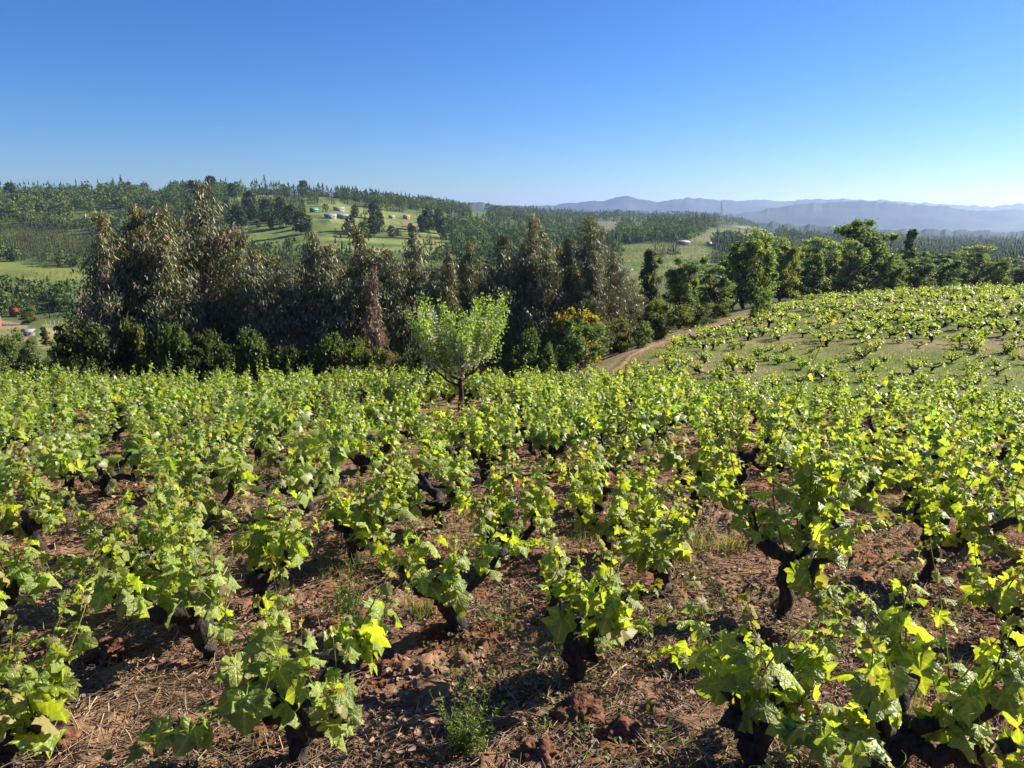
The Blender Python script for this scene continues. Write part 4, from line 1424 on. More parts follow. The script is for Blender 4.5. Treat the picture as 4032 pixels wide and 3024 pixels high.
def broad_tree(seed, H, W, tones, trunk_f=0.25, leafn=9000, leaf=0.16, clumps=26, flat=1.0, shape='round', bark=(0.8, 0.7, 0.6)):
    r = np.random.default_rng(seed)
    tr = Soup(); cr = Soup()
    n = 7; t = np.linspace(0, 1, n)
    P = np.stack([np.cumsum(r.normal(size=n) * 0.03 * H), np.cumsum(r.normal(size=n) * 0.03 * H), -0.3 + t * H * 0.62], -1); P[:, :2] -= P[0, :2]
    tube(tr, P, 0.026 * H * (1 - 0.75 * t), 8, bark, 0, 0.08, r)
    ctr = []
    nl = 7
    lobes = []
    for k in range(nl):
        f = trunk_f + (0.92 - trunk_f) * (k + r.uniform(0.1, 0.9)) / nl
        if shape == 'round':
            q = math.sqrt(max(0.04, 1 - ((f - (trunk_f + 0.34)) / 0.62) ** 2)) * r.uniform(0.45, 1.0)
        elif shape == 'cone':
            q = ((1 - f) * 1.1 + 0.03) * r.uniform(0.3, 1.0)
        else:
            q = (1.0 - 0.30 * f) * r.uniform(0.3, 1.1)
        a = k * 2.4 + r.normal() * 0.5
        lobes.append((math.cos(a) * q * W * 0.72, math.sin(a) * q * W * 0.72, f * H, (0.20 + 0.30 * r.random()) * W * (0.45 + 0.6 * q)))
    for k in range(clumps):
        lx, ly, lz, ls = lobes[k % nl]
        c = np.array([lx, ly, lz]) + r.normal(size=3) * ls * np.array([0.75, 0.75, 0.85 * H / (2.6 * W)])
        c[2] = min(max(c[2], trunk_f * H * 0.5), H * 0.97)
        ctr.append(c)
        f0 = max(0.2, min(0.95, c[2] / H - 0.25)); p0 = np.array([np.interp(f0, t, P[:, c_]) for c_ in range(3)])
        B = np.linspace(0, 1, 5)[:, None]; Q = p0 * (1 - B) + c * B; Q[1:-1] += r.normal(size=(3, 3)) * 0.03 * H
        tube(tr, Q, np.linspace(0.008 * H, 0.0025 * H, 5), 4, bark, cap=False)
    ctr = np.array(ctr)
    m = leafn
    w = r.integers(0, clumps, m)
    d = norm(r.normal(size=(m, 3))) * (r.random((m, 1)) ** 0.6) * r.choice([1, 1, 1, 1.5], (m, 1))
    size = (0.10 + 0.24 * r.random(clumps) ** 1.5)[w][:, None] * W
    Q = ctr[w] + d * size * np.array([1, 1, 0.8 * flat])
    Q = Q[Q[:, 2] > trunk_f * H * 0.45]; m2 = len(Q); w = w[:m2]
    M = frames(r.normal(size=(m2, 3)) + [0, 0, -0.4], r.normal(size=(m2, 3)) + np.array([0, 0, 0.8]))
    tone = np.array(tones)
    ct = tone[r.integers(0, len(tone), clumps)]
    c = ct[w] * r.uniform(0.7, 1.35, (m2, 1)) * (BRIGHT if H > 3 else 1.45)
    L = leaf * r.uniform(0.6, 1.3, m2)
    cr.stamp(T_DIAMOND, M, Q, np.stack([L * 0.7, L, L], -1), c)
    return tr.mesh('trunk', M_WOOD, True), cr.mesh('crown', M_TREE)


G_DARK = [(0.04, 0.052, 0.02), (0.055, 0.066, 0.024), (0.05, 0.06, 0.028)]
G_MID = [(0.065, 0.084, 0.03), (0.088, 0.104, 0.036), (0.055, 0.074, 0.027)]
G_OLIVE = [(0.10, 0.105, 0.03), (0.13, 0.12, 0.03), (0.07, 0.085, 0.028)]
G_YEL = [(0.11, 0.11, 0.03), (0.34, 0.25, 0.03), (0.08, 0.10, 0.03), (0.22, 0.18, 0.03)]
G_PALE = [(0.11, 0.14, 0.06), (0.09, 0.12, 0.05)]
SHRUB = [broad_tree(51, 2.2, 1.3, G_DARK, 0.05, 11000, 0.10, 60, shape='wild'), broad_tree(52, 2.2, 1.3, G_MID, 0.05, 11000, 0.10, 60, shape='wild'), broad_tree(53, 2.2, 1.3, G_OLIVE, 0.05, 11000, 0.10, 60, shape='wild'),
         broad_tree(54, 2.2, 1.3, G_YEL, 0.05, 11000, 0.10, 54, shape='wild'), broad_tree(55, 2.2, 1.3, G_PALE, 0.05, 9000, 0.10, 54, shape='wild')]
BROAD = [broad_tree(61, 6, 2.1, G_DARK + G_MID, 0.16, 17000, 0.17, 62), broad_tree(62, 6, 2.0, G_OLIVE + G_MID, 0.16, 17000, 0.17, 62), broad_tree(63, 6, 1.7, G_PALE + G_MID, 0.15, 14000, 0.16, 54),
         broad_tree(64, 6, 1.3, G_DARK, 0.12, 13000, 0.15, 70, 1.0, 'cone'), broad_tree(65, 6, 1.5, G_MID, 0.2, 12000, 0.16, 44)]


def plant(name, pair, Href, Wref, x, base_y, top_y, width, Y, label, cat, group, rng):
    """x, base, top, width measured at 2212 wide; Y None = where the base pixel meets the ground"""
    if Y is None:
        p = at(x / DS, base_y / DS)
    else:
        p = on(x / DS, Y, (base_y + top_y) / 2 / DS)
    Yd = p[1]
    H = max(0.6, float(ratio(top_y / DS)) * Yd + EYE - p[2])
    W = width / DS / FPX * Yd / 2
    root = empty(name, p, rng.uniform(0, 6.28)); k = W / Wref
    root.scale = (k, k, H / Href * 1.03)
    tag(root, label, cat, group)
    link('trunk', pair[0], root)
    c = link('crown', pair[1], root); c['kind'] = 'stuff'
    return root


HG = 'shrubs along the foot of the eucalyptus stand'
for x, b, t, w, k, Yd, lab in [
    (215, 810, 690, 160, 0, 30.5, 'large dark shrub at the left end of the eucalyptus stand'),
    (175, 812, 740, 90, 0, 29.5, 'small dark shrub at the far left end of the hedge'),
    (285, 812, 685, 80, 2, 30.5, 'upright shrub with lit yellowish top near the left end'),
    (375, 805, 690, 100, 1, 30, 'green shrub below the tallest eucalyptus'),
    (450, 805, 720, 80, 0, 30, 'dark low shrub right of the tallest eucalyptus'),
    (550, 808, 700, 110, 1, 30, 'green shrub with lit top left of the hedge middle'),
    (620, 808, 740, 80, 0, 30.5, 'low dark shrub in the shade at the hedge middle'),
    (700, 808, 715, 90, 1, 30, 'shrub with bright green tip left of the olive shrubs'),
    (765, 806, 730, 90, 2, 30, 'olive yellow shrub in the middle of the hedge'),
    (815, 806, 745, 60, 2, 29.5, 'small olive yellow shrub left of the blossoming tree'),
    (890, 805, 750, 70, 0, 30, 'dark shrub close to the left of the blossoming tree'),
    (1130, 798, 712, 95, 1, 29.5, 'rounded green shrub just right of the blossoming tree'),
    (1180, 795, 742, 50, 1, 29, 'little green shrub right of the rounded one'),
    (1245, 780, 668, 110, 3, 32, 'shrub with golden yellow flowering crown'),
    (1262, 778, 700, 120, 4, 30.5, 'pale green shrub in front of the golden one'),
    (1340, 752, 690, 75, 2, 34, 'rounded shrub right of the golden one by the track'),
    (1385, 745, 705, 45, 4, 34, 'small grey green bush on the track edge'),
    (1425, 722, 650, 95, 2, 38, 'yellow green rounded shrub left of the track'),
    (1400, 705, 668, 60, 1, 41, 'bush on the bright grass behind the track shrubs'),
    (1645, 672, 625, 45, 4, 44, 'wispy pale shrub on the track verge'),
    (1500, 700, 660, 70, 0, 45, 'low dark bush below the dark tree by the track'),
    (1560, 690, 655, 60, 2, 50, 'low olive bush on the bank above the track'),
]:
    kk = SHRUB[k]
    plant('shrub', kk, 2.2, 1.3, x, b, t + (8 if x < 900 else 0), w * (1.5 if x < 900 else 1.15), Yd, lab, 'shrub', HG, er)

TG = 'trees beyond the dirt track on the right'
for x, b, t, w, k, Yd, lab in [
    (1470, 695, 562, 100, 0, 48, 'dark broad tree with a lit right side nearest the track'),
    (1545, 690, 575, 90, 4, 54, 'tree with a crooked trunk right of the dark one'),
    (1402, 690, 535, 70, 3, 62, 'thin dark pine with a bare straight trunk'),
    (1618, 650, 502, 125, 1, 62, 'tall olive topped broad tree behind the track bend'),
    (1692, 650, 520, 85, 1, 66, 'slimmer olive tree right of the track bend tree'),
    (1752, 645, 520, 85, 2, 78, 'pale grey tree in the middle of the right hand row'),
    (1800, 645, 530, 70, 2, 80, 'second pale tree left of the biggest tree'),
    (1878, 640, 482, 140, 0, 74, 'biggest broad tree with brownish crown on the right'),
    (1838, 640, 525, 65, 2, 70, 'bright green tree in front of the biggest tree'),
    (1930, 638, 570, 60, 1, 70, 'olive bush-like tree at the right foot of the biggest tree'),
    (1962, 632, 492, 50, 3, 100, 'pointed conifer with a spiky leader right of the biggest tree'),
    (1985, 632, 560, 95, 0, 76, 'dark rounded tree right of the biggest tree'),
    (2040, 630, 545, 100, 4, 84, 'green rounded tree towards the right edge'),
    (2100, 628, 535, 90, 2, 96, 'hazy grey tree near the right edge'),
    (2160, 626, 560, 80, 1, 90, 'hazy olive tree close to the right edge'),
    (2205, 626, 575, 70, 0, 96, 'hazy dark tree cut by the right edge'),
    (1720, 650, 590, 70, 0, 68, 'low dark tree under the pale grey tree'),
    (1655, 650, 590, 60, 4, 70, 'low green tree between the two olive trees'),
    (1585, 660, 560, 60, 0, 66, 'shaded tree behind the crooked trunk tree'),
]:
    plant('pine_tree' if k == 3 else 'broadleaf_tree', BROAD[k], 6.0, [2.1, 2.0, 1.7, 1.3, 1.5][k], x, b, t, w, Yd, lab, 'tree', TG, er)
LG = 'trees and bushes below the vineyard on the left'
for x, b, t, w, k, Yd, lab in [
    (62, 715, 662, 48, 1, 185, 'light green round tree beside the red roofed cabin'),
    (110, 700, 640, 65, 4, 230, 'green tree behind the pasture fence'),
    (152, 700, 636, 45, 2, 225, 'grey green willow like tree at the pasture corner'),
    (98, 765, 705, 28, 3, 130, 'small dark conifer on the pasture edge'),
    (20, 770, 715, 70, 1, 95, 'olive tree near the left edge below the shed'),
    (60, 790, 735, 60, 0, 80, 'dark tree left below the pasture'),
    (125, 790, 740, 60, 0, 70, 'dark tree right below the pasture'),
    (10, 690, 640, 60, 0, 245, 'dark tree at the left edge behind the cabin'),
    (45, 690, 645, 60, 0, 250, 'second dark tree behind the cabin'),
    (20, 815, 772, 110, 0, 40, 'dark hedge bush below the left vines'),
    (90, 815, 768, 110, 0, 41, 'dark hedge bush next along towards the stand'),
    (150, 815, 755, 90, 0, 42, 'dark hedge bush closest to the eucalyptus stand'),
]:
    plant('pine_tree' if k == 3 else 'broadleaf_tree', BROAD[k], 6.0, [2.1, 2.0, 1.7, 1.3, 1.5][k], x, b, t, w, Yd, lab, 'tree', LG, er)


# blossoming fruit tree
def fruit_tree():
    r = np.random.default_rng(88)
    p = on(995 / DS, 17.5, 880 / DS)
    H = float(ratio(636 / DS)) * 17.5 + EYE - p[2]
    root = empty('fruit_tree', p)
    tag(root, 'bright green blossoming fruit tree with upright shoots standing among the vines', 'fruit tree')
    tr = Soup(); lf = Soup(); fl = Soup()
    tops = []
    fork = np.array([0, 0, 0.29 * H])
    tube(tr, limb_path(np.array([0, 0, -0.2]), (0.02, 0, 1), 0.29 * H + 0.2, 6, r, 0.08), np.linspace(0.07, 0.055, 6), 8, (0.7, 0.6, 0.5), 0, 0.08, r)
    W = 106 / DS / FPX * 17.5
    for k in range(9):
        a = k * 2 * math.pi / 9 + r.normal() * 0.2
        d = np.array([math.cos(a), math.sin(a), r.uniform(0.65, 1.3)])
        B = limb_path(fork + [0, 0, r.uniform(-0.25, 0.15)], d, W * r.uniform(0.75, 1.15), 6, r, 0.25)
        tube(tr, B, np.linspace(0.038, 0.014, 6), 6, (0.7, 0.6, 0.5), 0, 0.05, r)
        for q in range(8):
            f = r.uniform(0.2, 1) if q else 1.0
            p0 = np.array([np.interp(f, np.linspace(0, 1, 6), B[:, c]) for c in range(3)])
            out = norm(np.array([p0[0], p0[1], 0.0]) + 1e-3)
            dd = out * r.uniform(0.1, 0.55) + np.array([r.normal() * 0.15, r.normal() * 0.15, 1.0])
            rad = math.hypot(p0[0], p0[1])
            ztop = H * (1.02 - 0.20 * (rad / W) ** 2) * r.uniform(0.70, 1.04)
            L = max(0.3, ztop - p0[2])
            S_ = limb_path(p0, dd, L, 7, r, 0.10)
            tube(tr, S_, np.linspace(0.012, 0.003, 7), 4, (0.8, 0.7, 0.55), cap=False)
            m = int(L * 125)
            u = r.uniform(0.12, 1, m)
            Q = np.column_stack([np.interp(u, np.linspace(0, 1, 7), S_[:, c]) for c in range(3)]) + r.normal(size=(m, 3)) * 0.05
            tip = r.normal(size=(m, 3)) * [1, 1, 0.5] + [0, 0, 0.6]
            M = frames(tip, r.normal(size=(m, 3)) + [0, 0, 0.6])
            Ll = r.uniform(0.04, 0.085, m)
            c = lerp((0.23, 0.33, 0.06), (0.38, 0.47, 0.12), r.random(m))
            lf.stamp(T_DIAMOND, M, Q, np.stack([Ll * 0.6, Ll, Ll], -1), c)
            for _ in range(int(L * r.choice([1, 4, 14]))):
                u0 = r.uniform(0.1, 0.85); c0 = np.array([np.interp(u0, np.linspace(0, 1, 7), S_[:, c]) for c in range(3)]) + r.normal(size=3) * 0.04
                kq = 9
                Qf = c0 + r.normal(size=(kq, 3)) * 0.03
                Mf = frames(r.normal(size=(kq, 3)), r.normal(size=(kq, 3)))
                Lf = r.uniform(0.03, 0.055, kq)
                fl.stamp(T_DIAMOND, Mf, Qf, np.stack([Lf * 0.9, Lf, Lf], -1), np.ones((kq, 3)))
    # spreading lower skirt
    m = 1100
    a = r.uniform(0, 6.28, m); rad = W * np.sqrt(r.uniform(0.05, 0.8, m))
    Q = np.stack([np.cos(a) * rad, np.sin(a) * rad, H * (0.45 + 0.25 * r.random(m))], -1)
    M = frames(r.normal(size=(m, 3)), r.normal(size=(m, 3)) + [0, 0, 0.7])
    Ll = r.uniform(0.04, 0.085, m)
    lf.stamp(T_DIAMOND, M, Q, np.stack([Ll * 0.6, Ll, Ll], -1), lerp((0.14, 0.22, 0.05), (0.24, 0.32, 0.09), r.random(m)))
    tr.obj('trunk', M_WOOD, root, smooth=True)
    o = lf.obj('crown', M_TREE, root); o['kind'] = 'stuff'
    o = fl.obj('blossom', M_PETAL, root); o['kind'] = 'stuff'


fruit_tree()

# ------------------------------------------------------------------ far woods
fr = np.random.default_rng(303)
HOUSE_PX = np.array([(37, 703), (62, 741), (714, 472), (741, 472), (732, 456), (678, 458), (878, 473), (846, 472), (1035, 452), (338, 404), (1475, 529), (1532, 532), (1592, 533)]) / DS


def near_house(px, py):
    c = np.zeros(np.shape(px), bool)
    for hx, hy in HOUSE_PX:
        c |= (np.abs(px - hx) < 9) & (py > hy - 6) & (py < hy + 13)
    return c




def wood_mass(s, x, y, z, H, W, tone, kind, faces):
    """joined small trees: kind 0 round, 1 conifer"""
    n = len(x)
    if n == 0:
        return
    t = fr.random((n, faces))
    a = fr.uniform(0, 6.28, (n, faces))
    con = (kind == 1)[:, None]
    f = np.where(con, t ** 1.5, 0.10 + 0.90 * t)
    prof = np.where(con, (1 - f) ** 0.85 * fr.uniform(0.45, 1.15, (n, faces)), np.sqrt(np.maximum(0.02, 1 - ((f - 0.52) / 0.52) ** 2)) * np.sqrt(fr.uniform(0.15, 1, (n, faces))))
    R = prof * W[:, None]
    P = np.stack([x[:, None] + np.cos(a) * R, y[:, None] + np.sin(a) * R, z[:, None] + f * H[:, None]], -1).reshape(-1, 3)
    out = np.stack([np.cos(a), np.sin(a), np.zeros_like(a)], -1).reshape(-1, 3)
    conf = np.repeat(kind == 1, faces)
    tip = np.where(conf[:, None], out + np.stack([0 * a.reshape(-1)] * 2 + [1.6 * f.reshape(-1) ** 2 - 0.4], -1), fr.normal(size=(n * faces, 3)))
    nrm = np.where(conf[:, None], out * 0.5 + [0, 0, 1.0], out * 0.8 + [0, 0, 0.6]) + fr.normal(size=(n * faces, 3)) * 0.4
    M = frames(tip, nrm)
    L = (np.repeat(W, faces) * fr.uniform(0.26, 0.56, n * faces)) * np.where(conf, 0.25 + 0.75 * (1 - f.reshape(-1)), 0.8)
    c = np.repeat(tone, faces, 0) * fr.uniform(0.7, 1.35, (n * faces, 1))
    s.stamp(T_TRI, M, P, np.stack([L * 0.95, L, L], -1), c)
    if (kind == 1).any():      # leading shoots
        q = kind == 1; m = int(q.sum())
        sp = (np.array([(-0.5, -0.3, 0), (0.5, -0.3, 0), (0, 0.6, 0), (0, 0, 1)], float), np.array([(0, 1, 3), (1, 2, 3), (2, 0, 3)]))
        s.stamp(sp, np.repeat(np.eye(3)[None], m, 0), np.stack([x[q], y[q], z[q] + H[q] * 0.72], -1), np.stack([W[q] * 0.42, W[q] * 0.42, H[q] * 0.29], -1), tone[q])
    # trunks that tie each crown to the ground
    tv = np.array([(-0.5, 0, 0), (0.5, 0, 0), (0, 0.5, 0), (0, 0, 1)], float)
    tf = np.array([(0, 1, 3), (1, 2, 3), (2, 0, 3)])
    s.stamp((tv, tf), np.repeat(np.eye(3)[None], n, 0), np.stack([x, y, z - 0.5], -1), np.stack([H * 0.05, H * 0.05, H * 0.9], -1), np.tile((0.05, 0.042, 0.035), (n, 1)))


def forest(rmin, rmax, spacing, faces, hmin, hmax, name, label, only=None):
    a_max = 0.66
    n = int(0.5 * (rmax ** 2 - rmin ** 2) * 2 * a_max / spacing ** 2)
    r = np.sqrt(fr.uniform(rmin ** 2, rmax ** 2, n)); a = fr.uniform(-a_max, a_max, n)
    x = r * np.sin(a); y = r * np.cos(a); z = height(x, y)
    px, py = project(x, y, z)
    keep = np.ones(n, bool)
    for k, P in FIELDS.items():
        keep &= ~inside(px, py, P)
    keep &= ~near_house(px, py)
    dens = fbm(x, y, 4, 0.011)
    thin = inside(px, py, SPARSE[0])
    keep &= np.where(thin, (dens > 0.53) & (fr.random(n) < 0.55), (dens > 0.40) | (fr.random(n) < 0.25))
    for P in WOODED:
        keep |= inside(px, py, P) & (r > 200) & (r < 700)
    keep &= (px > -40) & (px < 1070)
    # hidden behind the near rows, the stand or the crest
    keep &= py < np.interp(px, [0, 70, 100, 480, 640, 700, 790, 1024], [372, 372, 265, 290, 320, 315, 300, 296])
    plantation = inside(px, py, D((-40, 480), (120, 495), (225, 520), (215, 580), (60, 566), (-40, 558)))
    if only == 'plantation':
        keep &= plantation
    else:
        keep &= ~plantation
    x, y, z, px, py, plantation = (q[keep] for q in (x, y, z, px, py, plantation))
    n = len(x)
    mixn = fbm(x + 300, y - 70, 3, 0.008)
    kind = ((mixn + 0.3 * (fr.random(n) - 0.5)) > 0.54).astype(int)
    kind[plantation] = 1
    H = fr.uniform(hmin, hmax, n) * np.where(kind == 1, 1.2, 0.85)
    H = np.where(plantation, fr.uniform(4.5, 7.5, n), H)
    W = H * np.where(kind == 1, 0.24, 0.52)
    g = fr.random(n)
    tone = np.where((kind == 1)[:, None], lerp((0.034, 0.062, 0.03), (0.06, 0.09, 0.038), g), lerp((0.06, 0.10, 0.03), (0.12, 0.155, 0.05), g))
    tone = np.where(plantation[:, None], lerp((0.085, 0.11, 0.035), (0.13, 0.15, 0.05), g), tone)
    s = Soup()
    wood_mass(s, x, y, z, H, W, tone, kind, faces)
    print(name, n, s.tris())
    tag(s.obj(name, M_FAR), label, None, None, 'stuff')


forest(240, 480, 5.4, 120, 4, 8, 'woodland', 'dense mixed wood on the lower hillside')
forest(480, 820, 6.6, 64, 5, 10, 'forest', 'dark wood and pines covering the upper hillside')
forest(820, 1800, 19, 40, 7, 13, 'forest', 'hazy woods on the far side of the valley')
forest(300, 620, 3.6, 26, 4, 7, 'pine_plantation', 'even young pine plantation in rows on the left hillside', 'plantation')


def crop(field, rmin, rmax, sp, name, label, tone, rowaz):
    P = FIELDS[field]; pxs = [p[0] for p in P]
    a0, a1 = math.atan(px_to_tan(min(pxs))), math.atan(px_to_tan(max(pxs)))
    g = np.arange(-rmax, rmax, sp); X0, Y0 = np.meshgrid(g, np.arange(0, rmax * 1.3, sp * 0.75))
    c_, s_ = math.cos(rowaz), math.sin(rowaz)
    x = (X0 * c_ - Y0 * s_).ravel(); y = (X0 * s_ + Y0 * c_).ravel()
    r = np.hypot(x, y); a = np.arctan2(x, y); k = (r > rmin) & (r < rmax) & (a > a0) & (a < a1)
    x, y = x[k] + fr.normal(size=k.sum()) * 0.25, y[k] + fr.normal(size=k.sum()) * 0.25
    z = height(x, y); px, py = project(x, y, z); k = inside(px, py, P) & (fr.random(len(x)) > 0.08)
    x, y, z = x[k], y[k], z[k]; n = len(x)
    s = Soup(); H = fr.uniform(1.0, 1.7, n)
    wood_mass(s, x, y, z, H, H * 0.5, np.tile(tone, (n, 1)) * fr.uniform(0.7, 1.3, (n, 1)), np.zeros(n, int), 10)
    print(name, n)
    tag(s.obj(name, M_FAR), label, None, None, 'stuff')


crop('vines_left', 200, 370, 2.3, 'vineyard_rows', 'rows of small vines on the far field at the left', (0.17, 0.21, 0.05), 0.5)
crop('green', 200, 420, 3.0, 'vineyard_rows', 'rows of low vines on the green field across the valley', (0.13, 0.18, 0.04), 0.2)
crop('dome', 300, 800, 4.5, 'vineyard_rows', 'rows of low crops on the round topped field', (0.12, 0.16, 0.05), -0.5)
WG = 'wood in the valley beyond the upper vines'
WREF = [2.1, 2.0, 1.7, 1.3, 1.5]
nw = 0
while nw < 118:
    x = fr.uniform(1290, 2290) if nw < 105 else fr.uniform(-30, 250)
    Yd = fr.uniform(85, 230) if x > 600 else fr.uniform(225, 255)
    p = on(x / DS, Yd)
    tmax = np.interp(x, [-30, 250, 1290, 1360, 1550, 1600, 1700, 1900, 2212], [640, 640, 560, 600, 595, 560, 535, 545, 565])
    H = fr.uniform(5.0, 11.0)
    hmax = float(ratio(tmax / DS)) * Yd + EYE - p[2]
    if hmax < 2.5:
        continue
    if any(inside(np.array([x / DS]), np.array([project(p[0], p[1], p[2])[1]]), P)[0] for P in FIELDS.values()):
        continue
    H = min(H, hmax * fr.uniform(0.6, 1.0))
    k = int(fr.choice([0, 1, 2, 2, 3, 4])); W = H * fr.uniform(0.26, 0.40) * (0.7 if k == 3 else 1)
    root = empty('pine_tree' if k == 3 else 'broadleaf_tree', p, fr.uniform(0, 6.28)); root.scale = (W / WREF[k], W / WREF[k], H / 6.7)
    where = 'left of the eucalyptus stand, low in the valley' if x < 600 else 'between the stand and the green field' if x < 1560 else 'behind the tall olive trees' if x < 1850 else 'at the hazy right end'
    tag(root, f"{['dark green', 'olive', 'pale grey', 'dark conical', 'mid green'][k]} tree in the valley wood {where}", 'tree', WG)
    link('trunk', BROAD[k][0], root); c = link('crown', BROAD[k][1], root); c['kind'] = 'stuff'
    nw += 1

# single far trees one can tell apart on the skyline and pastures
FARM = []
for k in range(5):
    s = Soup(); kind = np.array([1 if k < 3 else 0])
    wood_mass(s, np.zeros(1), np.zeros(1), np.zeros(1), np.array([10.0]), np.array([2.1 if k < 3 else 3.6]), np.array([[0.03, 0.05, 0.024] if k < 3 else [0.055, 0.08, 0.028]]), kind, 420)
    FARM.append(s.mesh('distant_tree', M_FAR))
SKY = [(505, 386, 372), (245, 402, 375, 1), (262, 402, 372, 1), (278, 402, 378, 1), (455, 395, 372, 0), (555, 405, 383, 1), (572, 405, 378, 1), (586, 405, 385, 1),
       (655, 412, 392, 0), (100, 400, 385, 1), (130, 402, 388, 1), (20, 400, 378, 0), (690, 415, 400, 1), (706, 418, 402, 1), (725, 420, 403, 1), (745, 425, 406, 1),
       (770, 430, 408, 1), (790, 432, 412, 1), (812, 436, 416, 1), (835, 440, 420, 1), (860, 442, 422, 1), (885, 445, 424, 1), (380, 398, 382, 1), (415, 398, 380, 0)]
for q in SKY:
    x, b, t = q[:3]
    kd = q[3] if len(q) > 3 else 1
    Yd = 640.0
    p = on(x / DS, Yd, b / DS)
    H = max(9.0, (b - t) / DS / FPX * Yd * 1.5)
    o = link('pine_tree' if kd else 'broadleaf_tree', FARM[fr.integers(0, 3) if kd else fr.integers(3, 5)])
    o.location = p; o.rotation_euler = (0, 0, fr.uniform(0, 6)); o.scale = (H / 10,) * 3
    tag(o, 'dark pine standing out on the skyline of the left hill' if kd else 'rounded tree standing out on the skyline of the left hill', 'tree', 'skyline trees of the left hill')
for k in range(110):
    x = fr.uniform(490, 960); yy = np.interp(x, [490, 960], [425, 470]) + fr.uniform(0, 65)
    p = at(x / DS, yy / DS, rmin=200)
    if p[1] > 900 or near_house(np.array([x / DS]), np.array([yy / DS]))[0]:
        continue
    kd = fr.random() < 0.3
    H = fr.choice([3.5, 5, 7, 10]) * fr.uniform(0.85, 1.15)
    o = link('pine_tree' if kd else 'broadleaf_tree', FARM[fr.integers(0, 3) if kd else fr.integers(3, 5)])
    o.location = p; o.rotation_euler = (0, 0, fr.uniform(0, 6)); o.scale = (H / 10,) * 3
    where = 'on the upper left of the hillside pasture' if x < 620 else 'around the white hillside farmhouses' if x < 760 else 'near the orange roofed house' if x < 880 else 'right of the bare soil patch'
    tag(o, ('small ' if H < 6 else 'big ') + ('dark pine ' if kd else 'rounded tree ') + ('high up ' if yy < 462 else 'low down ') + where, 'tree', 'scattered trees on the hillside pasture')

# ------------------------------------------------------------------ far farm buildings
M_WHITE = plain_mat('white_wall', (0.42, 0.40, 0.37), 0.8, 0.2, 2.0, 0.1)
M_BRICKRED = plain_mat('red_wall', (0.30, 0.09, 0.06), 0.8, 0.2, 2.0, 0.2)
M_PLANK = plain_mat('grey_plank_wall', (0.16, 0.13, 0.11), 0.85, 0.2, 2.0, 0.25)
M_REDROOF = plain_mat('red_roof', (0.55, 0.05, 0.04), 0.5, 0.4, 2.0, 0.15)
M_TINROOF = plain_mat('tin_roof', (0.26, 0.27, 0.29), 0.55, 0.5, 2.0, 0.12)
M_GREENROOF = plain_mat('green_roof', (0.02, 0.45, 0.30), 0.5, 0.4, 2.0, 0.12)
M_ORROOF = plain_mat('orange_roof', (0.55, 0.20, 0.10), 0.6, 0.3, 2.0, 0.15)
M_DARK = plain_mat('dark_glass', (0.03, 0.035, 0.04), 0.15, 0.6)
M_STEEL = plain_mat('galvanised_steel', (0.30, 0.31, 0.33), 0.5, 0.5)
M_POST = plain_mat('fence_post', (0.30, 0.25, 0.19), 0.85, 0.2)


def house(x, y, width, hgt, Y, wall, roof, label, cat='house', rz=0.2, depth_f=0.7, mono=False):
    p = on(x / DS, Y, y / DS) if Y else at(x / DS, y / DS, rmin=100)
    W = width / DS / FPX * p[1]; Hh = hgt / DS / FPX * p[1]; Dp = W * depth_f
    root = empty('house' if cat == 'house' else 'shed', p, rz); tag(root, label, cat, 'farm buildings across the valley')
    wh = Hh * 0.58; rh = Hh * 0.42
    s = Soup(); box(s, (-W / 2, -Dp / 2, -1.5), (W / 2, Dp / 2, wh)); 
    if not mono:
        for sx in (-1, 1):
            a = sx * W / 2
            s.add([(a, -Dp / 2, wh), (a, Dp / 2, wh), (a, 0, wh + rh * 0.92)], [(0, 1, 2)])
    s.obj('wall', wall, root)
    s = Soup(); e = W * 0.05; th = 0.12
    if mono:
        V = [(-W / 2 - e, -Dp / 2 - e, wh + 0.05), (W / 2 + e, -Dp / 2 - e, wh + 0.05), (W / 2 + e, Dp / 2 + e, wh + rh), (-W / 2 - e, Dp / 2 + e, wh + rh)]
        V = V + [(a, b, c + th) for a, b, c in V]
        s.add(V, [(0, 3, 2, 1), (4, 5, 6, 7), (0, 1, 5, 4), (1, 2, 6, 5), (2, 3, 7, 6), (3, 0, 4, 7)])
    else:
        for sy in (-1, 1):
            V = [(-W / 2 - e, sy * (Dp / 2 + e), wh - 0.1), (W / 2 + e, sy * (Dp / 2 + e), wh - 0.1), (W / 2 + e, 0, wh + rh), (-W / 2 - e, 0, wh + rh)]
            V = V + [(a, b, c + th) for a, b, c in V]
            s.add(V, [(0, 3, 2, 1), (4, 5, 6, 7), (0, 1, 5, 4), (1, 2, 6, 5), (2, 3, 7, 6), (3, 0, 4, 7)])
    s.obj('roof', roof, root)
    for wx in (-0.3, 0.3):
        s = Soup(); box(s, (wx * W - W * 0.07, -Dp / 2 - 0.06, wh * 0.42), (wx * W + W * 0.07, -Dp / 2 - 0.004, wh * 0.78)); s.obj('window', M_DARK, root)
    s = Soup(); box(s, (-W * 0.05, -Dp / 2 - 0.07, 0), (W * 0.05, -Dp / 2 - 0.004, wh * 0.75)); s.obj('door', M_PLANK, root)


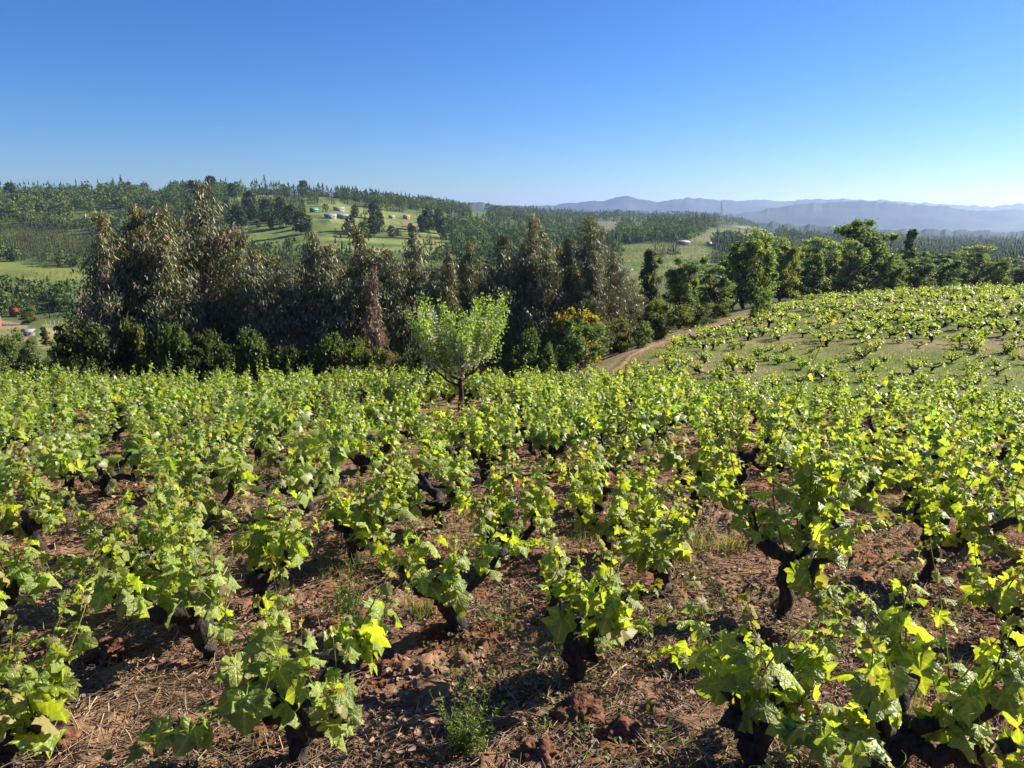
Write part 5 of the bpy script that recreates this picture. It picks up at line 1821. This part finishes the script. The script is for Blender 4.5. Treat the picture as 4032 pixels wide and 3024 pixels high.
house(37, 703, 19, 18, 215, M_BRICKRED, M_REDROOF, 'small cabin with a bright red roof by the left edge')
house(62, 741, 25, 13, 150, M_PLANK, M_TINROOF, 'grey open shed with a pale tin roof below the cabin', 'shed', 0.1, 0.6, True)
house(-7, 716, 20, 20, 180, M_BRICKRED, M_TINROOF, 'pinkish house cut by the left edge of the picture')
house(714, 472, 24, 9, None, M_WHITE, M_TINROOF, 'long white farmhouse on the hillside pasture, left of the pair')
house(741, 472, 22, 9, None, M_WHITE, M_TINROOF, 'long white farmhouse on the hillside pasture, right of the pair', 'house', -0.1)
house(732, 456, 22, 8, None, M_WHITE, M_TINROOF, 'pale shed above the pair of white farmhouses', 'shed', 0.3, 0.5, True)
house(678, 458, 15, 8, None, M_PLANK, M_GREENROOF, 'barn with a bright turquoise green roof on the hillside', 'barn', 0.5)
house(878, 473, 13, 8, None, M_WHITE, M_ORROOF, 'little house with an orange roof near the bare soil patch')
house(846, 472, 12, 6, None, M_WHITE, M_TINROOF, 'small grey roofed house left of the orange roofed one')
house(1035, 452, 10, 6, None, M_WHITE, M_TINROOF, 'tiny white house on the ridge right of the pine wood')
house(338, 404, 18, 6, 620, M_WHITE, M_TINROOF, 'pale long building on the crest of the left hill')
house(1135, 572, 34, 18, 190, M_WHITE, M_TINROOF, 'grey roofed house half hidden by the thin tall eucalyptus')
house(1475, 529, 26, 9, None, M_PLANK, M_TINROOF, 'long low barn with a shining roof beyond the green field', 'barn', 0.1, 0.5, True)
house(1532, 532, 10, 9, None, M_WHITE, M_TINROOF, 'small pale hut at the right end of the green field', 'shed')
house(1592, 533, 22, 8, None, M_PLANK, M_TINROOF, 'grey roofed barn near the round field', 'barn', -0.2)
house(2170, 572, 12, 6, 300, M_WHITE, M_TINROOF, 'white roofed house among hazy trees at the right edge')


def pylon():
    p = on(1558 / DS, 1250, 470 / DS); H = 34.0
    root = empty('pylon', p); tag(root, 'thin steel lattice pylon far off below the mountains', 'pylon')
    s = Soup(); b = 2.6
    for sx in (-1, 1):
        for sy in (-1, 1):
            tube(s, [(sx * b, sy * b, -2), (sx * b * 0.35, sy * b * 0.35, H * 0.6), (sx * 0.25, sy * 0.25, H)], [0.28, 0.22, 0.15], 4)
    for k in range(7):
        f0, f1 = k / 7, (k + 1) / 7
        w0, w1 = b * (1 - 0.92 * f0), b * (1 - 0.92 * f1)
        for sy in (-1, 1):
            tube(s, [(-w0, sy * w0, f0 * H), (w1, sy * w1, f1 * H)], [0.13, 0.13], 3)
            tube(s, [(w0, sy * w0, f0 * H), (-w1, sy * w1, f1 * H)], [0.13, 0.13], 3)
    s.obj('tower', M_STEEL, root)
    for f, w in ((0.72, 6.0), (0.86, 4.6)):
        s = Soup(); tube(s, [(-w, 0, f * H), (0, 0, f * H + 0.8), (w, 0, f * H)], [0.15, 0.3, 0.15], 4); s.obj('crossarm', M_STEEL, root)


pylon()


def pasture_fence():
    pts = [at(a / DS, b / DS, rmin=90) for a, b in ((100, 704), (125, 706), (150, 709), (175, 712), (195, 716))]
    root = empty('fence', pts[0]); tag(root, 'post and wire fence along the top of the tan pasture', 'fence')
    P = np.array(pts) - pts[0]
    tt = np.linspace(0, len(P) - 1, 12)
    Q = np.column_stack([np.interp(tt, np.arange(len(P)), P[:, c]) for c in range(3)])
    s0 = Soup(); tube(s0, [(0, 0, -0.4), (0, 0, 1.5)], [0.09, 0.08], 5); me = s0.mesh('post', M_POST)
    for q in Q:
        o = link('post', me, root); g = height(q[0] + pts[0][0], q[1] + pts[0][1]) - pts[0][2]
        o.location = (q[0], q[1], float(g))
    for h in (0.6, 1.0, 1.35):
        s = Soup(); Z = height(Q[:, 0] + pts[0][0], Q[:, 1] + pts[0][1]) - pts[0][2]
        tube(s, np.column_stack([Q[:, 0], Q[:, 1], Z + h]), np.full(len(Q), 0.012), 3); s.obj('wire', M_STEEL, root)


pasture_fence()
tot = sum(len(me.polygons) for me in bpy.data.meshes)
print('polygons in all meshes', tot, 'objects', len(bpy.data.objects))
